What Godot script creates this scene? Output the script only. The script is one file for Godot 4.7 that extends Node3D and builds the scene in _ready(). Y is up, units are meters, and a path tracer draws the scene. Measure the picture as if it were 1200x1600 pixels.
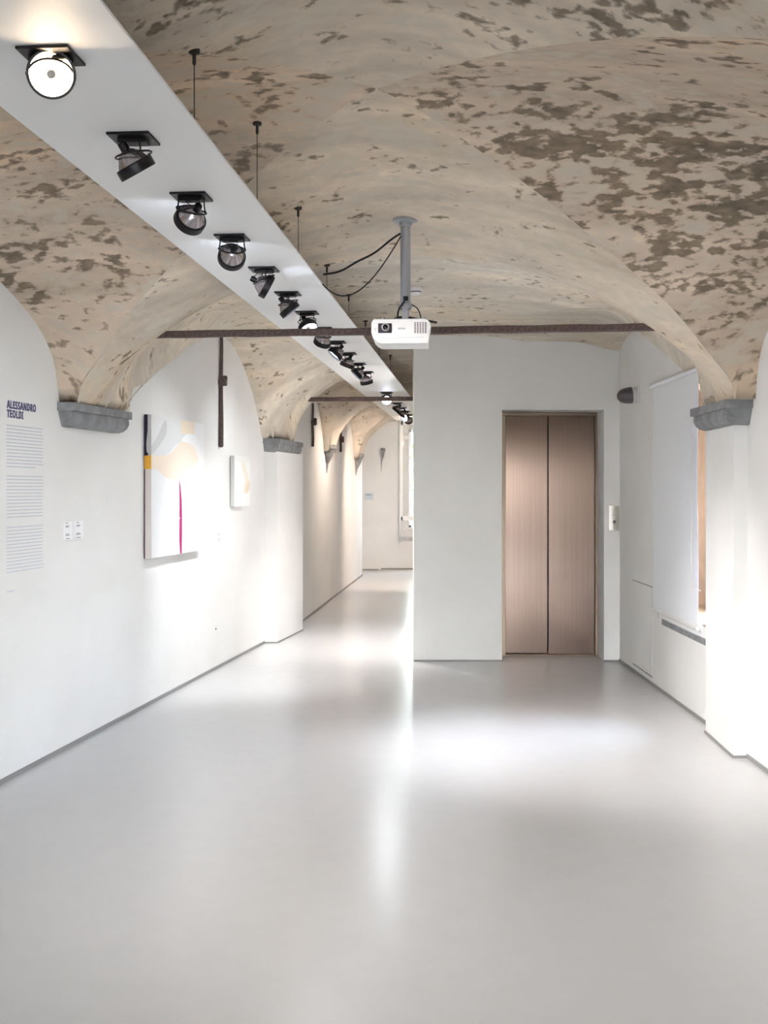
extends Node3D
# A vaulted gallery corridor. X is right, Y up, the camera looks along -Z; "Z" in the plan below is the distance ahead of the camera.

# ------------------------------------------------------------------ mesh helper
class Geo:
	var v := PackedVector3Array()
	var n := PackedVector3Array()
	var uv := PackedVector2Array()
	var ix := PackedInt32Array()
	func put(p: Vector3, nn: Vector3, t := Vector2.ZERO) -> int:
		v.append(p); n.append(nn); uv.append(t)
		return v.size() - 1
	func tri(a: Vector3, b: Vector3, c: Vector3, outward: Vector3) -> void:
		var f := (b - a).cross(c - a)
		if f.length_squared() < 1e-16: return
		f = f.normalized()
		if f.dot(outward) < 0.0:
			f = -f
			var k := v.size()
			put(a, f); put(b, f); put(c, f)
			ix.append_array([k, k + 1, k + 2])
		else:
			var k := v.size()
			put(a, f); put(b, f); put(c, f)
			ix.append_array([k, k + 2, k + 1])
	func quad(a: Vector3, b: Vector3, c: Vector3, d: Vector3, outward: Vector3) -> void:
		tri(a, b, c, outward); tri(a, c, d, outward)
	func uvquad(a: Vector3, b: Vector3, c: Vector3, d: Vector3, outward: Vector3) -> void:
		# a = uv (0,0), b = (1,0), c = (1,1), d = (0,1)
		var k := v.size()
		var o := outward.normalized()
		put(a, o, Vector2(0, 0)); put(b, o, Vector2(1, 0)); put(c, o, Vector2(1, 1)); put(d, o, Vector2(0, 1))
		if (b - a).cross(c - a).dot(outward) < 0.0: ix.append_array([k, k + 1, k + 2, k, k + 2, k + 3])
		else: ix.append_array([k, k + 2, k + 1, k, k + 3, k + 2])
	func box(c: Vector3, s: Vector3, bev := 0.0, bs := Basis.IDENTITY) -> void:
		var h := s * 0.5
		if bev <= 0.0:
			for ax in 3:
				for sg in [-1.0, 1.0]:
					var a := Vector3.ZERO; var u := Vector3.ZERO; var w := Vector3.ZERO
					a[ax] = h[ax] * sg; u[(ax + 1) % 3] = h[(ax + 1) % 3]; w[(ax + 2) % 3] = h[(ax + 2) % 3]
					quad(c + bs * (a - u - w), c + bs * (a + u - w), c + bs * (a + u + w), c + bs * (a - u + w), bs * a)
			return
		var i := h - Vector3(bev, bev, bev)
		for ax in 3:
			var p := (ax + 1) % 3
			var q := (ax + 2) % 3
			for sg in [-1.0, 1.0]:
				var a := Vector3.ZERO; var u := Vector3.ZERO; var w := Vector3.ZERO
				a[ax] = h[ax] * sg; u[p] = i[p]; w[q] = i[q]
				quad(c + bs * (a - u - w), c + bs * (a + u - w), c + bs * (a + u + w), c + bs * (a - u + w), bs * a)
				for sp in [-1.0, 1.0]:
					var e1 := Vector3.ZERO; var e2 := Vector3.ZERO
					e1[ax] = h[ax] * sg; e1[p] = i[p] * sp
					e2[ax] = i[ax] * sg; e2[p] = h[p] * sp
					quad(c + bs * (e1 - w), c + bs * (e1 + w), c + bs * (e2 + w), c + bs * (e2 - w), bs * (e1 + e2))
		for sx in [-1.0, 1.0]:
			for sy in [-1.0, 1.0]:
				for sz in [-1.0, 1.0]:
					var m := Vector3(sx, sy, sz)
					tri(c + bs * (Vector3(h.x, i.y, i.z) * m), c + bs * (Vector3(i.x, h.y, i.z) * m), c + bs * (Vector3(i.x, i.y, h.z) * m), bs * m)
	# prism: a polygon (points in the plane of two axes) pushed along a third; convex or star-shaped about its middle
	func prism(pts: Array, along: Vector3) -> void:
		var mid := Vector3.ZERO
		for p in pts: mid += p
		mid /= pts.size()
		for k in pts.size():
			var a: Vector3 = pts[k]
			var b: Vector3 = pts[(k + 1) % pts.size()]
			quad(a, b, b + along, a + along, ((a + b) * 0.5 - mid))
			tri(mid, a, b, -along); tri(mid + along, a + along, b + along, along)
	func tube(pts: Array, r: float, sides := 8, r2 := -1.0) -> void:
		var up := Vector3(0.31, 0.87, 0.38).normalized()
		var first := v.size()
		var m := pts.size()
		for k in m:
			var t: Vector3 = (pts[mini(k + 1, m - 1)] - pts[maxi(k - 1, 0)]).normalized()
			var a := t.cross(up)
			if a.length() < 0.05: a = t.cross(Vector3.RIGHT)
			a = a.normalized()
			var b := t.cross(a)
			var rr := r if r2 < 0.0 else lerpf(r, r2, float(k) / (m - 1))
			for s in sides:
				var o := a * cos(TAU * s / sides) + b * sin(TAU * s / sides)
				put(pts[k] + o * rr, o, Vector2(float(s) / sides, float(k)))
		for k in m - 1:
			for s in sides:
				var p := first + k * sides + s
				var q := first + k * sides + (s + 1) % sides
				ix.append_array([p, p + sides, q, q, p + sides, q + sides])
		for e in [0, m - 1]:
			var out: Vector3 = (pts[0] - pts[1]) if e == 0 else (pts[m - 1] - pts[m - 2])
			for s in sides:
				tri(pts[e], v[first + e * sides + s], v[first + e * sides + (s + 1) % sides], out)
	func lathe(prof: Array, sides: int, xf: Transform3D) -> void:
		# prof: Vector2(radius, height along the local y); flat shaded along the profile, smooth round it
		for k in prof.size() - 1:
			var a: Vector2 = prof[k]
			var b: Vector2 = prof[k + 1]
			var dd := (b - a)
			if dd.length() < 1e-6: continue
			var nn := Vector2(dd.y, -dd.x).normalized()
			var first := v.size()
			for s in sides + 1:
				var an := TAU * s / sides
				var o := Vector3(cos(an), 0, sin(an))
				var wn := (xf.basis * (o * nn.x + Vector3.UP * nn.y)).normalized()
				put(xf * (o * a.x + Vector3.UP * a.y), wn, Vector2(float(s) / sides, 0)); put(xf * (o * b.x + Vector3.UP * b.y), wn, Vector2(float(s) / sides, 1))
			for s in sides:
				var p := first + s * 2
				ix.append_array([p, p + 2, p + 1, p + 2, p + 3, p + 1])
	func mesh() -> ArrayMesh:
		var arr := []
		arr.resize(Mesh.ARRAY_MAX)
		arr[Mesh.ARRAY_VERTEX] = v; arr[Mesh.ARRAY_NORMAL] = n; arr[Mesh.ARRAY_TEX_UV] = uv; arr[Mesh.ARRAY_INDEX] = ix
		var am := ArrayMesh.new()
		am.add_surface_from_arrays(Mesh.PRIMITIVE_TRIANGLES, arr)
		return am

# ------------------------------------------------------------------ naming helpers
func obj(called: String, g: Geo, m: Material, parent: Node = self) -> MeshInstance3D:
	var o := MeshInstance3D.new()
	o.name = called
	o.mesh = g.mesh()
	o.material_override = m
	o.cast_shadow = GeometryInstance3D.SHADOW_CASTING_SETTING_ON
	parent.add_child(o, true)
	return o

var taken := {}
func numbered(called: String) -> String:
	if not taken.has(called):
		taken[called] = 0
		return called
	taken[called] += 1
	return "%s_%03d" % [called, taken[called]]

func thing(called: String, label: String, category: String, at := Vector3.ZERO, group := "") -> Node3D:
	var o := Node3D.new()
	o.name = numbered(called)
	add_child(o)
	o.position = at
	return tag(o, label, category, group)

func tag(o: Node3D, label: String, category: String, group := "") -> Node3D:
	o.set_meta("label", label)
	o.set_meta("category", category)
	if group: o.set_meta("group", group)
	return o

func struct(o: Node3D, label: String, category: String) -> Node3D:
	o.set_meta("kind", "structure")
	o.set_meta("label", label)
	o.set_meta("category", category)
	return o

func P(x: float, y: float, z: float) -> Vector3:
	return Vector3(x, y, -z)

# ------------------------------------------------------------------ materials
func mat(c: Color, rough := 0.7, metal := 0.0) -> StandardMaterial3D:
	var m := StandardMaterial3D.new()
	m.albedo_color = c
	m.roughness = rough
	m.metallic = metal
	return m

func noise(seed_: int, freq: float, oct := 4, kind := FastNoiseLite.TYPE_SIMPLEX_SMOOTH) -> FastNoiseLite:
	var f := FastNoiseLite.new()
	f.seed = seed_
	f.noise_type = kind
	f.frequency = freq
	f.fractal_type = FastNoiseLite.FRACTAL_FBM
	f.fractal_octaves = oct
	return f

func bump_tex(f: FastNoiseLite, size: int, strength: float) -> ImageTexture:
	var im := f.get_seamless_image(size, size)
	im.convert(Image.FORMAT_RGBA8)
	im.bump_map_to_normal_map(strength)
	return ImageTexture.create_from_image(im)

func tint_tex(f: FastNoiseLite, size: int, a: Color, b: Color) -> ImageTexture:
	var im := f.get_seamless_image(size, size)
	im.convert(Image.FORMAT_L8)
	var d := im.get_data()
	var out := PackedByteArray()
	out.resize(size * size * 3)
	var lut := []
	for k in 256:
		var c := a.lerp(b, k / 255.0)
		lut.append([int(c.r * 255), int(c.g * 255), int(c.b * 255)])
	for k in d.size():
		var c: Array = lut[d[k]]
		out[k * 3] = c[0]; out[k * 3 + 1] = c[1]; out[k * 3 + 2] = c[2]
	return ImageTexture.create_from_image(Image.create_from_data(size, size, false, Image.FORMAT_RGB8, out))

func brushed(sd: int) -> ImageTexture:
	var im := noise(sd, 0.12, 3).get_image(512, 6)
	im.resize(512, 512, Image.INTERPOLATE_CUBIC)
	im.convert(Image.FORMAT_RGB8)
	im.adjust_bcs(1.0, 0.14, 1.0)
	im.adjust_bcs(1.75, 1.0, 1.0)
	return ImageTexture.create_from_image(im)

func triplanar(m: StandardMaterial3D, scale_: float) -> StandardMaterial3D:
	m.uv1_triplanar = true
	m.uv1_world_triplanar = true
	m.uv1_scale = Vector3.ONE * scale_
	return m

var M := {}

func bytes_of(f: FastNoiseLite, w: int, h: int) -> PackedByteArray:
	var im := f.get_image(w, h)
	im.convert(Image.FORMAT_L8)
	return im.get_data()

# old lime plaster: layers of limewash in cream, greige and ochre, flaked off in ragged brown patches
func plaster(size: int, sd: int, worn: float, blots: Array, span: float, ground: Color) -> StandardMaterial3D:
	var q := size / 2
	var big := bytes_of(noise(sd, 2.2 / q, 4), q, q)
	var big2 := bytes_of(noise(sd + 7, 3.4 / q, 5), q, q)
	var rag := noise(sd + 1, 19.0 / size, 6)
	rag.domain_warp_enabled = true
	rag.domain_warp_amplitude = 34.0
	rag.domain_warp_frequency = 0.012
	var ragged := bytes_of(rag, size, size)
	var rg2 := noise(sd + 5, 64.0 / size, 5)
	rg2.domain_warp_enabled = true
	rg2.domain_warp_amplitude = 12.0
	rg2.domain_warp_frequency = 0.03
	var crumb := bytes_of(rg2, size, size)
	var fine := bytes_of(noise(sd + 2, 55.0 / size, 4), size, size)
	var sim := noise(sd + 3, 16.0 / size, 5).get_image(size / 4, size)      # brush streaks: a noise stretched across the room
	sim.convert(Image.FORMAT_L8)
	sim.resize(size, size, Image.INTERPOLATE_CUBIC)
	var streak := sim.get_data()
	var wide := 64                                             # how flaked each region is
	var field := PackedFloat32Array()
	field.resize(wide * wide)
	for j in wide:
		for i in wide:
			var p := Vector2((i + 0.5) / wide - 0.5, (j + 0.5) / wide - 0.5) * span
			var w := worn
			for b in blots:
				w += b[3] * exp(-Vector2((p.x - b[0]) / b[2].x, (p.y - b[1]) / b[2].y).length_squared())
			field[j * wide + i] = w
	var out := PackedByteArray()
	out.resize(size * size * 3)
	var hgt := PackedByteArray()
	hgt.resize(size * size)
	var k := 0
	for j in size:
		var fj := clampf(float(j) / size * wide - 0.5, 0, wide - 1.001)
		var j0 := int(fj)
		var tj := fj - j0
		for i in size:
			var fi := clampf(float(i) / size * wide - 0.5, 0, wide - 1.001)
			var i0 := int(fi)
			var ti := fi - i0
			var c0 := j0 * wide + i0
			var w := lerpf(lerpf(field[c0], field[c0 + 1], ti), lerpf(field[c0 + wide], field[c0 + wide + 1], ti), tj)
			var h := (j >> 1) * q + (i >> 1)
			var b1 := big[h] * 0.0039216
			var b2 := big2[h] * 0.0039216
			var r := ragged[k] * 0.0039216
			var r2 := crumb[k] * 0.0039216
			var f := fine[k] * 0.0039216
			var s := streak[k] * 0.0039216
			# base coat, cream to greige to warm ochre
			var cr := 1.0 + (b1 - 0.5) * 0.16 + (s - 0.5) * 0.20 + (f - 0.5) * 0.07
			var warm := clampf((b2 - 0.45) * 2.2, 0.0, 1.0)
			var R := ground.r * cr + 0.02 * warm
			var G := ground.g * cr - 0.006 * warm
			var B := ground.b * cr - 0.042 * warm
			var lost := clampf((r * 0.40 + r2 * 0.38 + f * 0.08 + s * 0.14 + w - 0.565) * 12.0, 0.0, 1.0)
			var pal := clampf((1.0 - r * 0.45 - r2 * 0.3 - s * 0.25 + b2 * 0.25 - 0.67) * 11.0, 0.0, 1.0) * (1.0 - lost)
			R += (0.82 - R) * pal * 0.65; G += (0.785 - G) * pal * 0.65; B += (0.73 - B) * pal * 0.65
			var dk := 0.46 + (f - 0.5) * 0.22 + (b1 - 0.5) * 0.14 + (r2 - 0.5) * 0.10
			var l8 := lost * 0.82
			R += (dk - R) * l8; G += (dk * 0.885 - G) * l8; B += (dk * 0.755 - B) * l8
			var grey := clampf((b1 - 0.60) * 4.0, 0.0, 1.0) * clampf((s - 0.4) * 3.0, 0.0, 1.0) * 0.30
			R += (0.50 - R) * grey; G += (0.475 - G) * grey; B += (0.44 - B) * grey
			out[k * 3] = clampi(int(R * 255.0), 0, 255); out[k * 3 + 1] = clampi(int(G * 255.0), 0, 255); out[k * 3 + 2] = clampi(int(B * 255.0), 0, 255)
			hgt[k] = clampi(int(150.0 - 60.0 * lost + 26.0 * pal + (f - 0.5) * 70.0 + (s - 0.5) * 40.0), 0, 255)
			k += 1
	var m := mat(Color.WHITE, 0.95)
	m.albedo_texture = ImageTexture.create_from_image(Image.create_from_data(size, size, false, Image.FORMAT_RGB8, out))
	var him := Image.create_from_data(size, size, false, Image.FORMAT_L8, hgt)
	him.convert(Image.FORMAT_RGBA8)
	him.bump_map_to_normal_map(2.0)
	m.normal_enabled = true
	m.normal_texture = ImageTexture.create_from_image(him)
	m.normal_scale = 0.5
	m.metallic_specular = 0.2
	return m

func materials() -> void:
	var wallm := triplanar(mat(Color(0.925, 0.922, 0.915), 0.75), 0.55)
	wallm.normal_enabled = true
	wallm.normal_texture = bump_tex(noise(11, 0.05, 4), 512, 3.0)
	wallm.normal_scale = 0.09
	wallm.albedo_texture = tint_tex(noise(12, 0.006, 4), 256, Color(0.965, 0.96, 0.955), Color(1, 1, 1))
	M.wall = wallm
	var fl := triplanar(mat(Color(0.785, 0.785, 0.785), 0.23), 0.35)
	fl.albedo_texture = tint_tex(noise(21, 0.03, 5), 512, Color(0.985, 0.985, 0.985), Color(1, 1, 1))
	fl.roughness_texture = tint_tex(noise(22, 0.05, 5), 512, Color(0.975, 0.975, 0.975), Color(1, 1, 1))
	M.floor = fl
	M.skirt = mat(Color(0.56, 0.555, 0.55), 0.6)
	var stone := triplanar(mat(Color(0.60, 0.605, 0.615), 0.8), 1.6)
	stone.albedo_texture = tint_tex(noise(31, 0.02, 5), 256, Color(0.78, 0.78, 0.78), Color(1, 1, 1))
	stone.normal_enabled = true
	stone.normal_texture = bump_tex(noise(32, 0.03, 5), 256, 4.0)
	stone.normal_scale = 0.6
	M.stone = stone
	var iron := triplanar(mat(Color(0.47, 0.39, 0.37), 0.62, 0.1), 5.0)
	iron.albedo_texture = tint_tex(noise(41, 0.03, 5), 256, Color(0.55, 0.52, 0.5), Color(1, 1, 1))
	iron.normal_enabled = true
	iron.normal_texture = bump_tex(noise(42, 0.04, 4), 256, 5.0)
	M.iron = iron
	var steel := mat(Color(0.52, 0.45, 0.41), 0.19, 1.0)       # brushed upright: reflections spread sideways
	steel.uv1_scale = Vector3(4.0, 1.0, 1.0)
	steel.albedo_texture = brushed(51)
	steel.anisotropy_enabled = true
	steel.anisotropy = 0.85
	M.steel = steel
	M.steel_dark = mat(Color(0.50, 0.44, 0.38), 0.42, 1.0)
	M.chrome = mat(Color(0.74, 0.72, 0.69), 0.45, 0.8)
	M.beam = mat(Color(0.93, 0.925, 0.92), 0.55)
	M.black = mat(Color(0.085, 0.075, 0.085), 0.45, 0.3)
	M.black_rubber = mat(Color(0.09, 0.08, 0.085), 0.6)
	M.reflector = mat(Color(0.72, 0.69, 0.70), 0.18, 0.85)
	M.wire = mat(Color(0.28, 0.26, 0.25), 0.5, 0.6)
	M.pole = mat(Color(0.66, 0.67, 0.69), 0.42, 0.25)
	M.plastic = mat(Color(0.90, 0.895, 0.89), 0.4)
	M.vent = mat(Color(0.36, 0.28, 0.29), 0.7)
	M.lens_dark = mat(Color(0.23, 0.20, 0.24), 0.3)
	M.lens_glass = mat(Color(0.05, 0.05, 0.07), 0.05)
	M.grey_plastic = mat(Color(0.62, 0.61, 0.60), 0.4)
	M.print_grey = mat(Color(0.55, 0.54, 0.56), 0.7)
	M.violet = mat(Color(0.30, 0.29, 0.46), 0.7)
	M.text_grey = mat(Color(0.76, 0.775, 0.82), 0.8)
	M.paper = mat(Color(0.95, 0.95, 0.95), 0.7)
	M.ink = mat(Color(0.50, 0.50, 0.53), 0.8)
	M.camera_grey = mat(Color(0.36, 0.335, 0.35), 0.35, 0.2)
	M.blind = mat(Color(0.93, 0.935, 0.945), 0.8)
	M.blind.backlight_enabled = true
	M.blind.backlight = Color(0.25, 0.26, 0.28)
	M.wood = triplanar(mat(Color(0.66, 0.565, 0.47), 0.6), 1.0)
	M.wood.uv1_scale = Vector3(6, 0.8, 6)
	M.wood.albedo_texture = tint_tex(noise(61, 0.02, 4), 256, Color(0.9, 0.88, 0.86), Color(1, 1, 1))
	M.sash = mat(Color(0.88, 0.90, 0.92), 0.35)
	var gl := mat(Color(0.9, 0.95, 0.95, 0.06), 0.02)
	gl.transparency = BaseMaterial3D.TRANSPARENCY_ALPHA
	M.glass = gl
	var leaf := mat(Color(0.30, 0.48, 0.24), 0.6)
	leaf.backlight_enabled = true
	leaf.backlight = Color(0.4, 0.6, 0.25)
	M.leaf = leaf
	M.bark = mat(Color(0.30, 0.25, 0.2), 0.9)
	M.paving = mat(Color(0.62, 0.60, 0.57), 0.9)
	var glow := mat(Color(0.95, 0.95, 1.0), 0.2)
	glow.emission_enabled = true
	glow.emission = Color(0.88, 0.93, 1.0)
	glow.emission_energy_multiplier = GLOW
	M.glow = glow
	var warm := glow.duplicate()
	warm.emission = Color(1.0, 0.88, 0.72)
	warm.emission_energy_multiplier = GLOW * 1.2
	M.glow_warm = warm
	# near bay: strongly flaked on its right web; over the near edge the flaking also paints in shade; blots are [x, z, size, amount] in metres from the bay's middle
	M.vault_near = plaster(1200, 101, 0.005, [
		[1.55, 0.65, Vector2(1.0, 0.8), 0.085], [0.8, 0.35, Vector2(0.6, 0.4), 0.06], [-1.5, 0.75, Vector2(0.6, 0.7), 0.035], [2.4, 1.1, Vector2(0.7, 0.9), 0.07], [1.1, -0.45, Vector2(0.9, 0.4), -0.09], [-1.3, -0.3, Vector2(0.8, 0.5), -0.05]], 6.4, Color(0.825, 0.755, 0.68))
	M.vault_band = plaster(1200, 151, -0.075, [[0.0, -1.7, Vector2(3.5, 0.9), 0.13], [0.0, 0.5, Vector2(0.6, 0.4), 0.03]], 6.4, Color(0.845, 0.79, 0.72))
	M.vault_far = plaster(1024, 207, -0.07, [], 6.4, Color(0.84, 0.80, 0.745))

# ------------------------------------------------------------------ plan of the room
func along(pts: Array, z: float) -> float:
	for k in pts.size() - 1:
		if z <= pts[k + 1].x or k == pts.size() - 2:
			return lerpf(pts[k].y, pts[k + 1].y, (z - pts[k].x) / (pts[k + 1].x - pts[k].x))
	return 0.0

const LEFT := [Vector2(-6.5, -2.05), Vector2(5.0, -2.008), Vector2(11.65, -1.063), Vector2(11.75, -0.988), Vector2(20.0, -0.368), Vector2(22.5, -0.18)]
const RIGHT := [Vector2(-6.5, 1.93), Vector2(6.4, 1.96), Vector2(6.9, 1.99), Vector2(10.2, 1.99), Vector2(12.0, 2.1), Vector2(22.5, 2.6)]
# bays of the vault, each between two lines of corbels
const EDGES := [-6.9, -2.3, 2.3, 6.82, 11.5, 15.1, 18.9, 22.6]
# crossing; crown there; crown, reach and curve (power, root) of the wall arches before and beyond it; reach and root of the web's own arch; how soon the web rises from the wall (0 = evenly)
const BAYS := [
	[-4.6, 1.0, 0.75, 1.85, 1.85, 1.6, 0.5, 1.6, 0.5, 1.85, 1.85, 0.5, 0.5, 0.0],
	[0.0, 1.0, 0.75, 1.85, 1.85, 1.6, 0.5, 1.6, 0.5, 1.85, 1.85, 0.5, 0.5, 0.0],
	[4.435, 1.023, 0.725, 1.944, 1.944, 1.43, 0.38, 1.43, 0.38, 1.944, 1.944, 0.38, 0.38, 0.0],
	[9.55, 0.82, 0.79, 2.25, 1.45, 1.5, 1.0, 2.2, 0.9, 2.72, 1.6, 0.27, 0.5, 0.25],
	[13.3, 0.85, 0.77, 1.5, 1.5, 1.8, 0.7, 1.8, 0.7, 1.75, 1.75, 0.45, 0.45, 0.3],
	[17.0, 0.85, 0.77, 1.6, 1.6, 1.8, 0.7, 1.8, 0.7, 1.85, 1.85, 0.45, 0.45, 0.3],
	[20.75, 0.85, 0.77, 1.6, 1.6, 1.8, 0.7, 1.8, 0.7, 1.8, 1.8, 0.45, 0.45, 0.3]]
const SPRING := 1.93
const CAM_Y := 1.45
const BEAM_Y := 2.50
const LAMP := 3.6
const GLOW := 5.0

func bay_of(z: float) -> int:
	for k in BAYS.size():
		if z < EDGES[k + 1]: return k
	return BAYS.size() - 1

# rise above the springing of (the long barrel, the cross web) at a point of the plan; the vault is the higher of the two
func arcs(x: float, z: float) -> Vector2:
	var l := along(LEFT, z)
	var r := along(RIGHT, z)
	var t := minf(absf(x - (l + r) * 0.5) / ((r - l) * 0.5), 1.0)
	var zz := z + 0.072 * (x - 0.1)
	var k := bay_of(zz)
	var b: Array = BAYS[k]
	var far := 1 if zz > b[0] else 0
	var dz := absf(zz - b[0])
	var reach: float = (EDGES[k + 1] - b[0]) if far == 1 else (b[0] - EDGES[k])
	var vb := minf(dz / reach, 1.0)
	# the long barrel: springs from the corbels' fronts, steep near the viewer, flatter and boxier further on
	var m := smoothstep(6.45, 7.55, zz)
	var m2 := smoothstep(9.8, 11.5, zz)
	var pl := lerpf(lerpf(1.53, 2.7, m), 2.0, m2)
	var ql := lerpf(lerpf(0.74, 0.31, m), 0.5, m2)
	var tt := minf(t * (1.0 + 0.055 * (1.0 - smoothstep(0.30, 0.75, reach - dz))), 1.0)
	var hl: float = (0.863 + (b[1] - 0.863) * (1.0 - vb * vb)) * pow(maxf(1.0 - pow(tt, pl), 0.0), ql)
	# the web across it
	var vw := minf(dz / b[3 + far], 1.0)
	var vi := minf(dz / b[9 + far], 1.0)
	var wall_arch: float = b[2] * pow(maxf(1.0 - pow(vw, b[5 + 2 * far]), 0.0), b[6 + 2 * far])
	var own: float = b[1] * pow(maxf(1.0 - pow(vi, b[5] if b[13] == 0.0 else 2.0), 0.0), b[11 + far])
	var ease: float = 1.0 - t * t if b[13] == 0.0 else smoothstep(0.0, b[13], 1.0 - t)
	return Vector2(hl, lerpf(wall_arch, own, ease))

func vault(x: float, z: float) -> float:
	var a := arcs(x, z)
	return SPRING + maxf(a.x, a.y)

func build_vault(ceil_: Node3D, k: int, band: Material, web: Material, dz: float, nx: int) -> void:
	var z0: float = EDGES[k]
	var z1: float = EDGES[k + 1]
	if k == 0: z0 = -6.7
	if k == BAYS.size() - 1: z1 = 22.3
	var nz := int(ceil((z1 - z0) / dz))
	var c: float = BAYS[k][0]
	var plan := []                                             # Vector2 across, ahead
	for j in nz + 1:
		for i in nx + 1:
			var t := sin((float(i) / nx * 2.0 - 1.0) * PI * 0.5)
			var zz := clampf(lerpf(z0, z1, float(j) / nz), z0 + 0.0004, z1 - 0.0004)   # rows follow the slant of the corbels
			var l := along(LEFT, zz)
			var r := along(RIGHT, zz)
			var x := (l + r) * 0.5 + t * ((r - l) * 0.5 + 0.03)
			plan.append(Vector2(x, clampf(zz - 0.072 * (x - 0.1), -6.8, 22.4)))
	var gap := PackedFloat32Array()
	for p in plan:
		var a := arcs(p.x, p.y)
		gap.append(a.x - a.y)
	var parts := [Geo.new(), Geo.new()]
	var made := [{}, {}]
	var corner := func(side: int, q: Vector2, key: int) -> int:
		if key >= 0 and made[side].has(key): return made[side][key]
		var e := 0.003
		var h := arcs(q.x, q.y)[side]
		var dx := (arcs(q.x + e, q.y)[side] - arcs(q.x - e, q.y)[side]) / (2.0 * e)
		var za := clampf(q.y + e, -6.8, 22.4)
		var zb := clampf(q.y - e, -6.8, 22.4)
		var dd := (arcs(q.x, za)[side] - arcs(q.x, zb)[side]) / (2.0 * e)
		dx = clampf(dx, -12.0, 12.0)
		dd = clampf(dd, -12.0, 12.0)
		var y := SPRING + h
		var zz := q.y + 0.072 * (q.x - 0.1)
		var drop := 3.0 - y
		var u := (q.x + 0.6 * drop * tanh(q.x / 0.4)) / 6.4 + 0.5
		var w := (zz - c + 0.6 * drop * tanh((zz - c) / 0.4)) / 6.4 + 0.5
		if k % 2 == 1: u = 1.0 - u
		var n: int = parts[side].put(P(q.x, y, q.y), Vector3(dx, -1.0, -dd).normalized(), Vector2(u, w))
		if key >= 0: made[side][key] = n
		return n
	for j in nz:
		for i in nx:
			var p := j * (nx + 1) + i
			for tri in [[p, p + 1, p + nx + 1], [p + 1, p + nx + 2, p + nx + 1]]:
				var pos := 0
				for q in tri:
					if gap[q] >= 0.0: pos += 1
				if pos == 3 or pos == 0:
					var side := 0 if pos == 3 else 1
					for q in tri: parts[side].ix.append(corner.call(side, plan[q], q))
					continue
				# the groin runs through: cut the triangle along it
				var odd := 0
				for q in 3:
					if (gap[tri[q]] >= 0.0) == (pos == 1): odd = q
				var a: int = tri[odd]
				var b: int = tri[(odd + 1) % 3]
				var d: int = tri[(odd + 2) % 3]
				var ab: Vector2 = plan[a].lerp(plan[b], gap[a] / (gap[a] - gap[b]))
				var ad: Vector2 = plan[a].lerp(plan[d], gap[a] / (gap[a] - gap[d]))
				var sa := 0 if gap[a] >= 0.0 else 1
				var sb := 1 - sa
				parts[sa].ix.append_array([corner.call(sa, plan[a], a), corner.call(sa, ab, -1), corner.call(sa, ad, -1)])
				parts[sb].ix.append_array([corner.call(sb, ab, -1), corner.call(sb, plan[b], b), corner.call(sb, plan[d], d)])
				parts[sb].ix.append_array([corner.call(sb, ab, -1), corner.call(sb, plan[d], d), corner.call(sb, ad, -1)])
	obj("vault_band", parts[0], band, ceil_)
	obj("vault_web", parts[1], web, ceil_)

# a wall that follows plan points (x = distance ahead, y = across), with a thickness to the outside
func wall_run(g: Geo, pts: Array, y0: float, y1: float, th: float) -> void:
	for k in pts.size() - 1:
		var a: Vector2 = pts[k]
		var b: Vector2 = pts[k + 1]
		var pa := P(a.y, y0, a.x)
		var pb := P(b.y, y0, b.x)
		var up := Vector3(0, y1 - y0, 0)
		var o := Vector3(th, 0, 0)
		g.prism([pa, pb, pb + up, pa + up], o)

# ------------------------------------------------------------------ things
func corbel(label: String, near_z: float, far_z: float, side: float, front_near: float, front_far: float, depth: float, mat_: Material) -> void:
	# a stone impost block: square cap over a rounded bolster; side -1 on the left wall, +1 on the right
	var root := thing("stone_corbel", label, "corbel", P((front_near + front_far) * 0.5, 1.80, (near_z + far_z) * 0.5), "stone corbels under the vault")
	var o := root.position
	var prof := [Vector2(0.0, 0.0), Vector2(0.0, -0.045), Vector2(0.018, -0.05), Vector2(0.016, -0.08), Vector2(0.024, -0.105), Vector2(0.042, -0.124), Vector2(0.07, -0.132), Vector2(depth, -0.132), Vector2(depth, 0.0)]
	for part in 2:
		var g := Geo.new()
		var ring := []
		var top := 1.93
		var sel := [prof[0], prof[1], Vector2(depth, -0.045), prof[8]] if part == 0 else [prof[2] + Vector2(0, 0.005), prof[3], prof[4], prof[5], prof[6], prof[7], Vector2(depth, -0.045)]
		var inset := [0.0, 0.0] if part == 0 else [0.014, 0.014]
		for e in 2:
			var zz: float = near_z + inset[0] if e == 0 else far_z - inset[1]
			var fx := front_near if e == 0 else front_far
			var row := []
			for q in sel:
				var round_end := 0.0
				if part == 1: round_end = maxf(0.0, (q.y * -1.0 - 0.08)) * 0.9
				row.append(P(fx + side * q.x, top + q.y, zz + (round_end if e == 0 else -round_end)) - o)
			ring.append(row)
		var mid := Vector3.ZERO
		for e in 2:
			for q in ring[e]: mid += q
		mid /= ring[0].size() * 2.0
		var cnt: int = ring[0].size()
		for k in cnt:
			var a: Vector3 = ring[0][k]
			var b: Vector3 = ring[0][(k + 1) % cnt]
			var c: Vector3 = ring[1][(k + 1) % cnt]
			var d: Vector3 = ring[1][k]
			g.quad(a, b, c, d, (a + b + c + d) * 0.25 - mid)
		for e in 2:
			var m2 := Vector3.ZERO
			for q in ring[e]: m2 += q
			m2 /= cnt
			for k in cnt: g.tri(m2, ring[e][k], ring[e][(k + 1) % cnt], m2 - mid)
		obj("cap" if part == 0 else "bolster", g, mat_, root)

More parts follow.
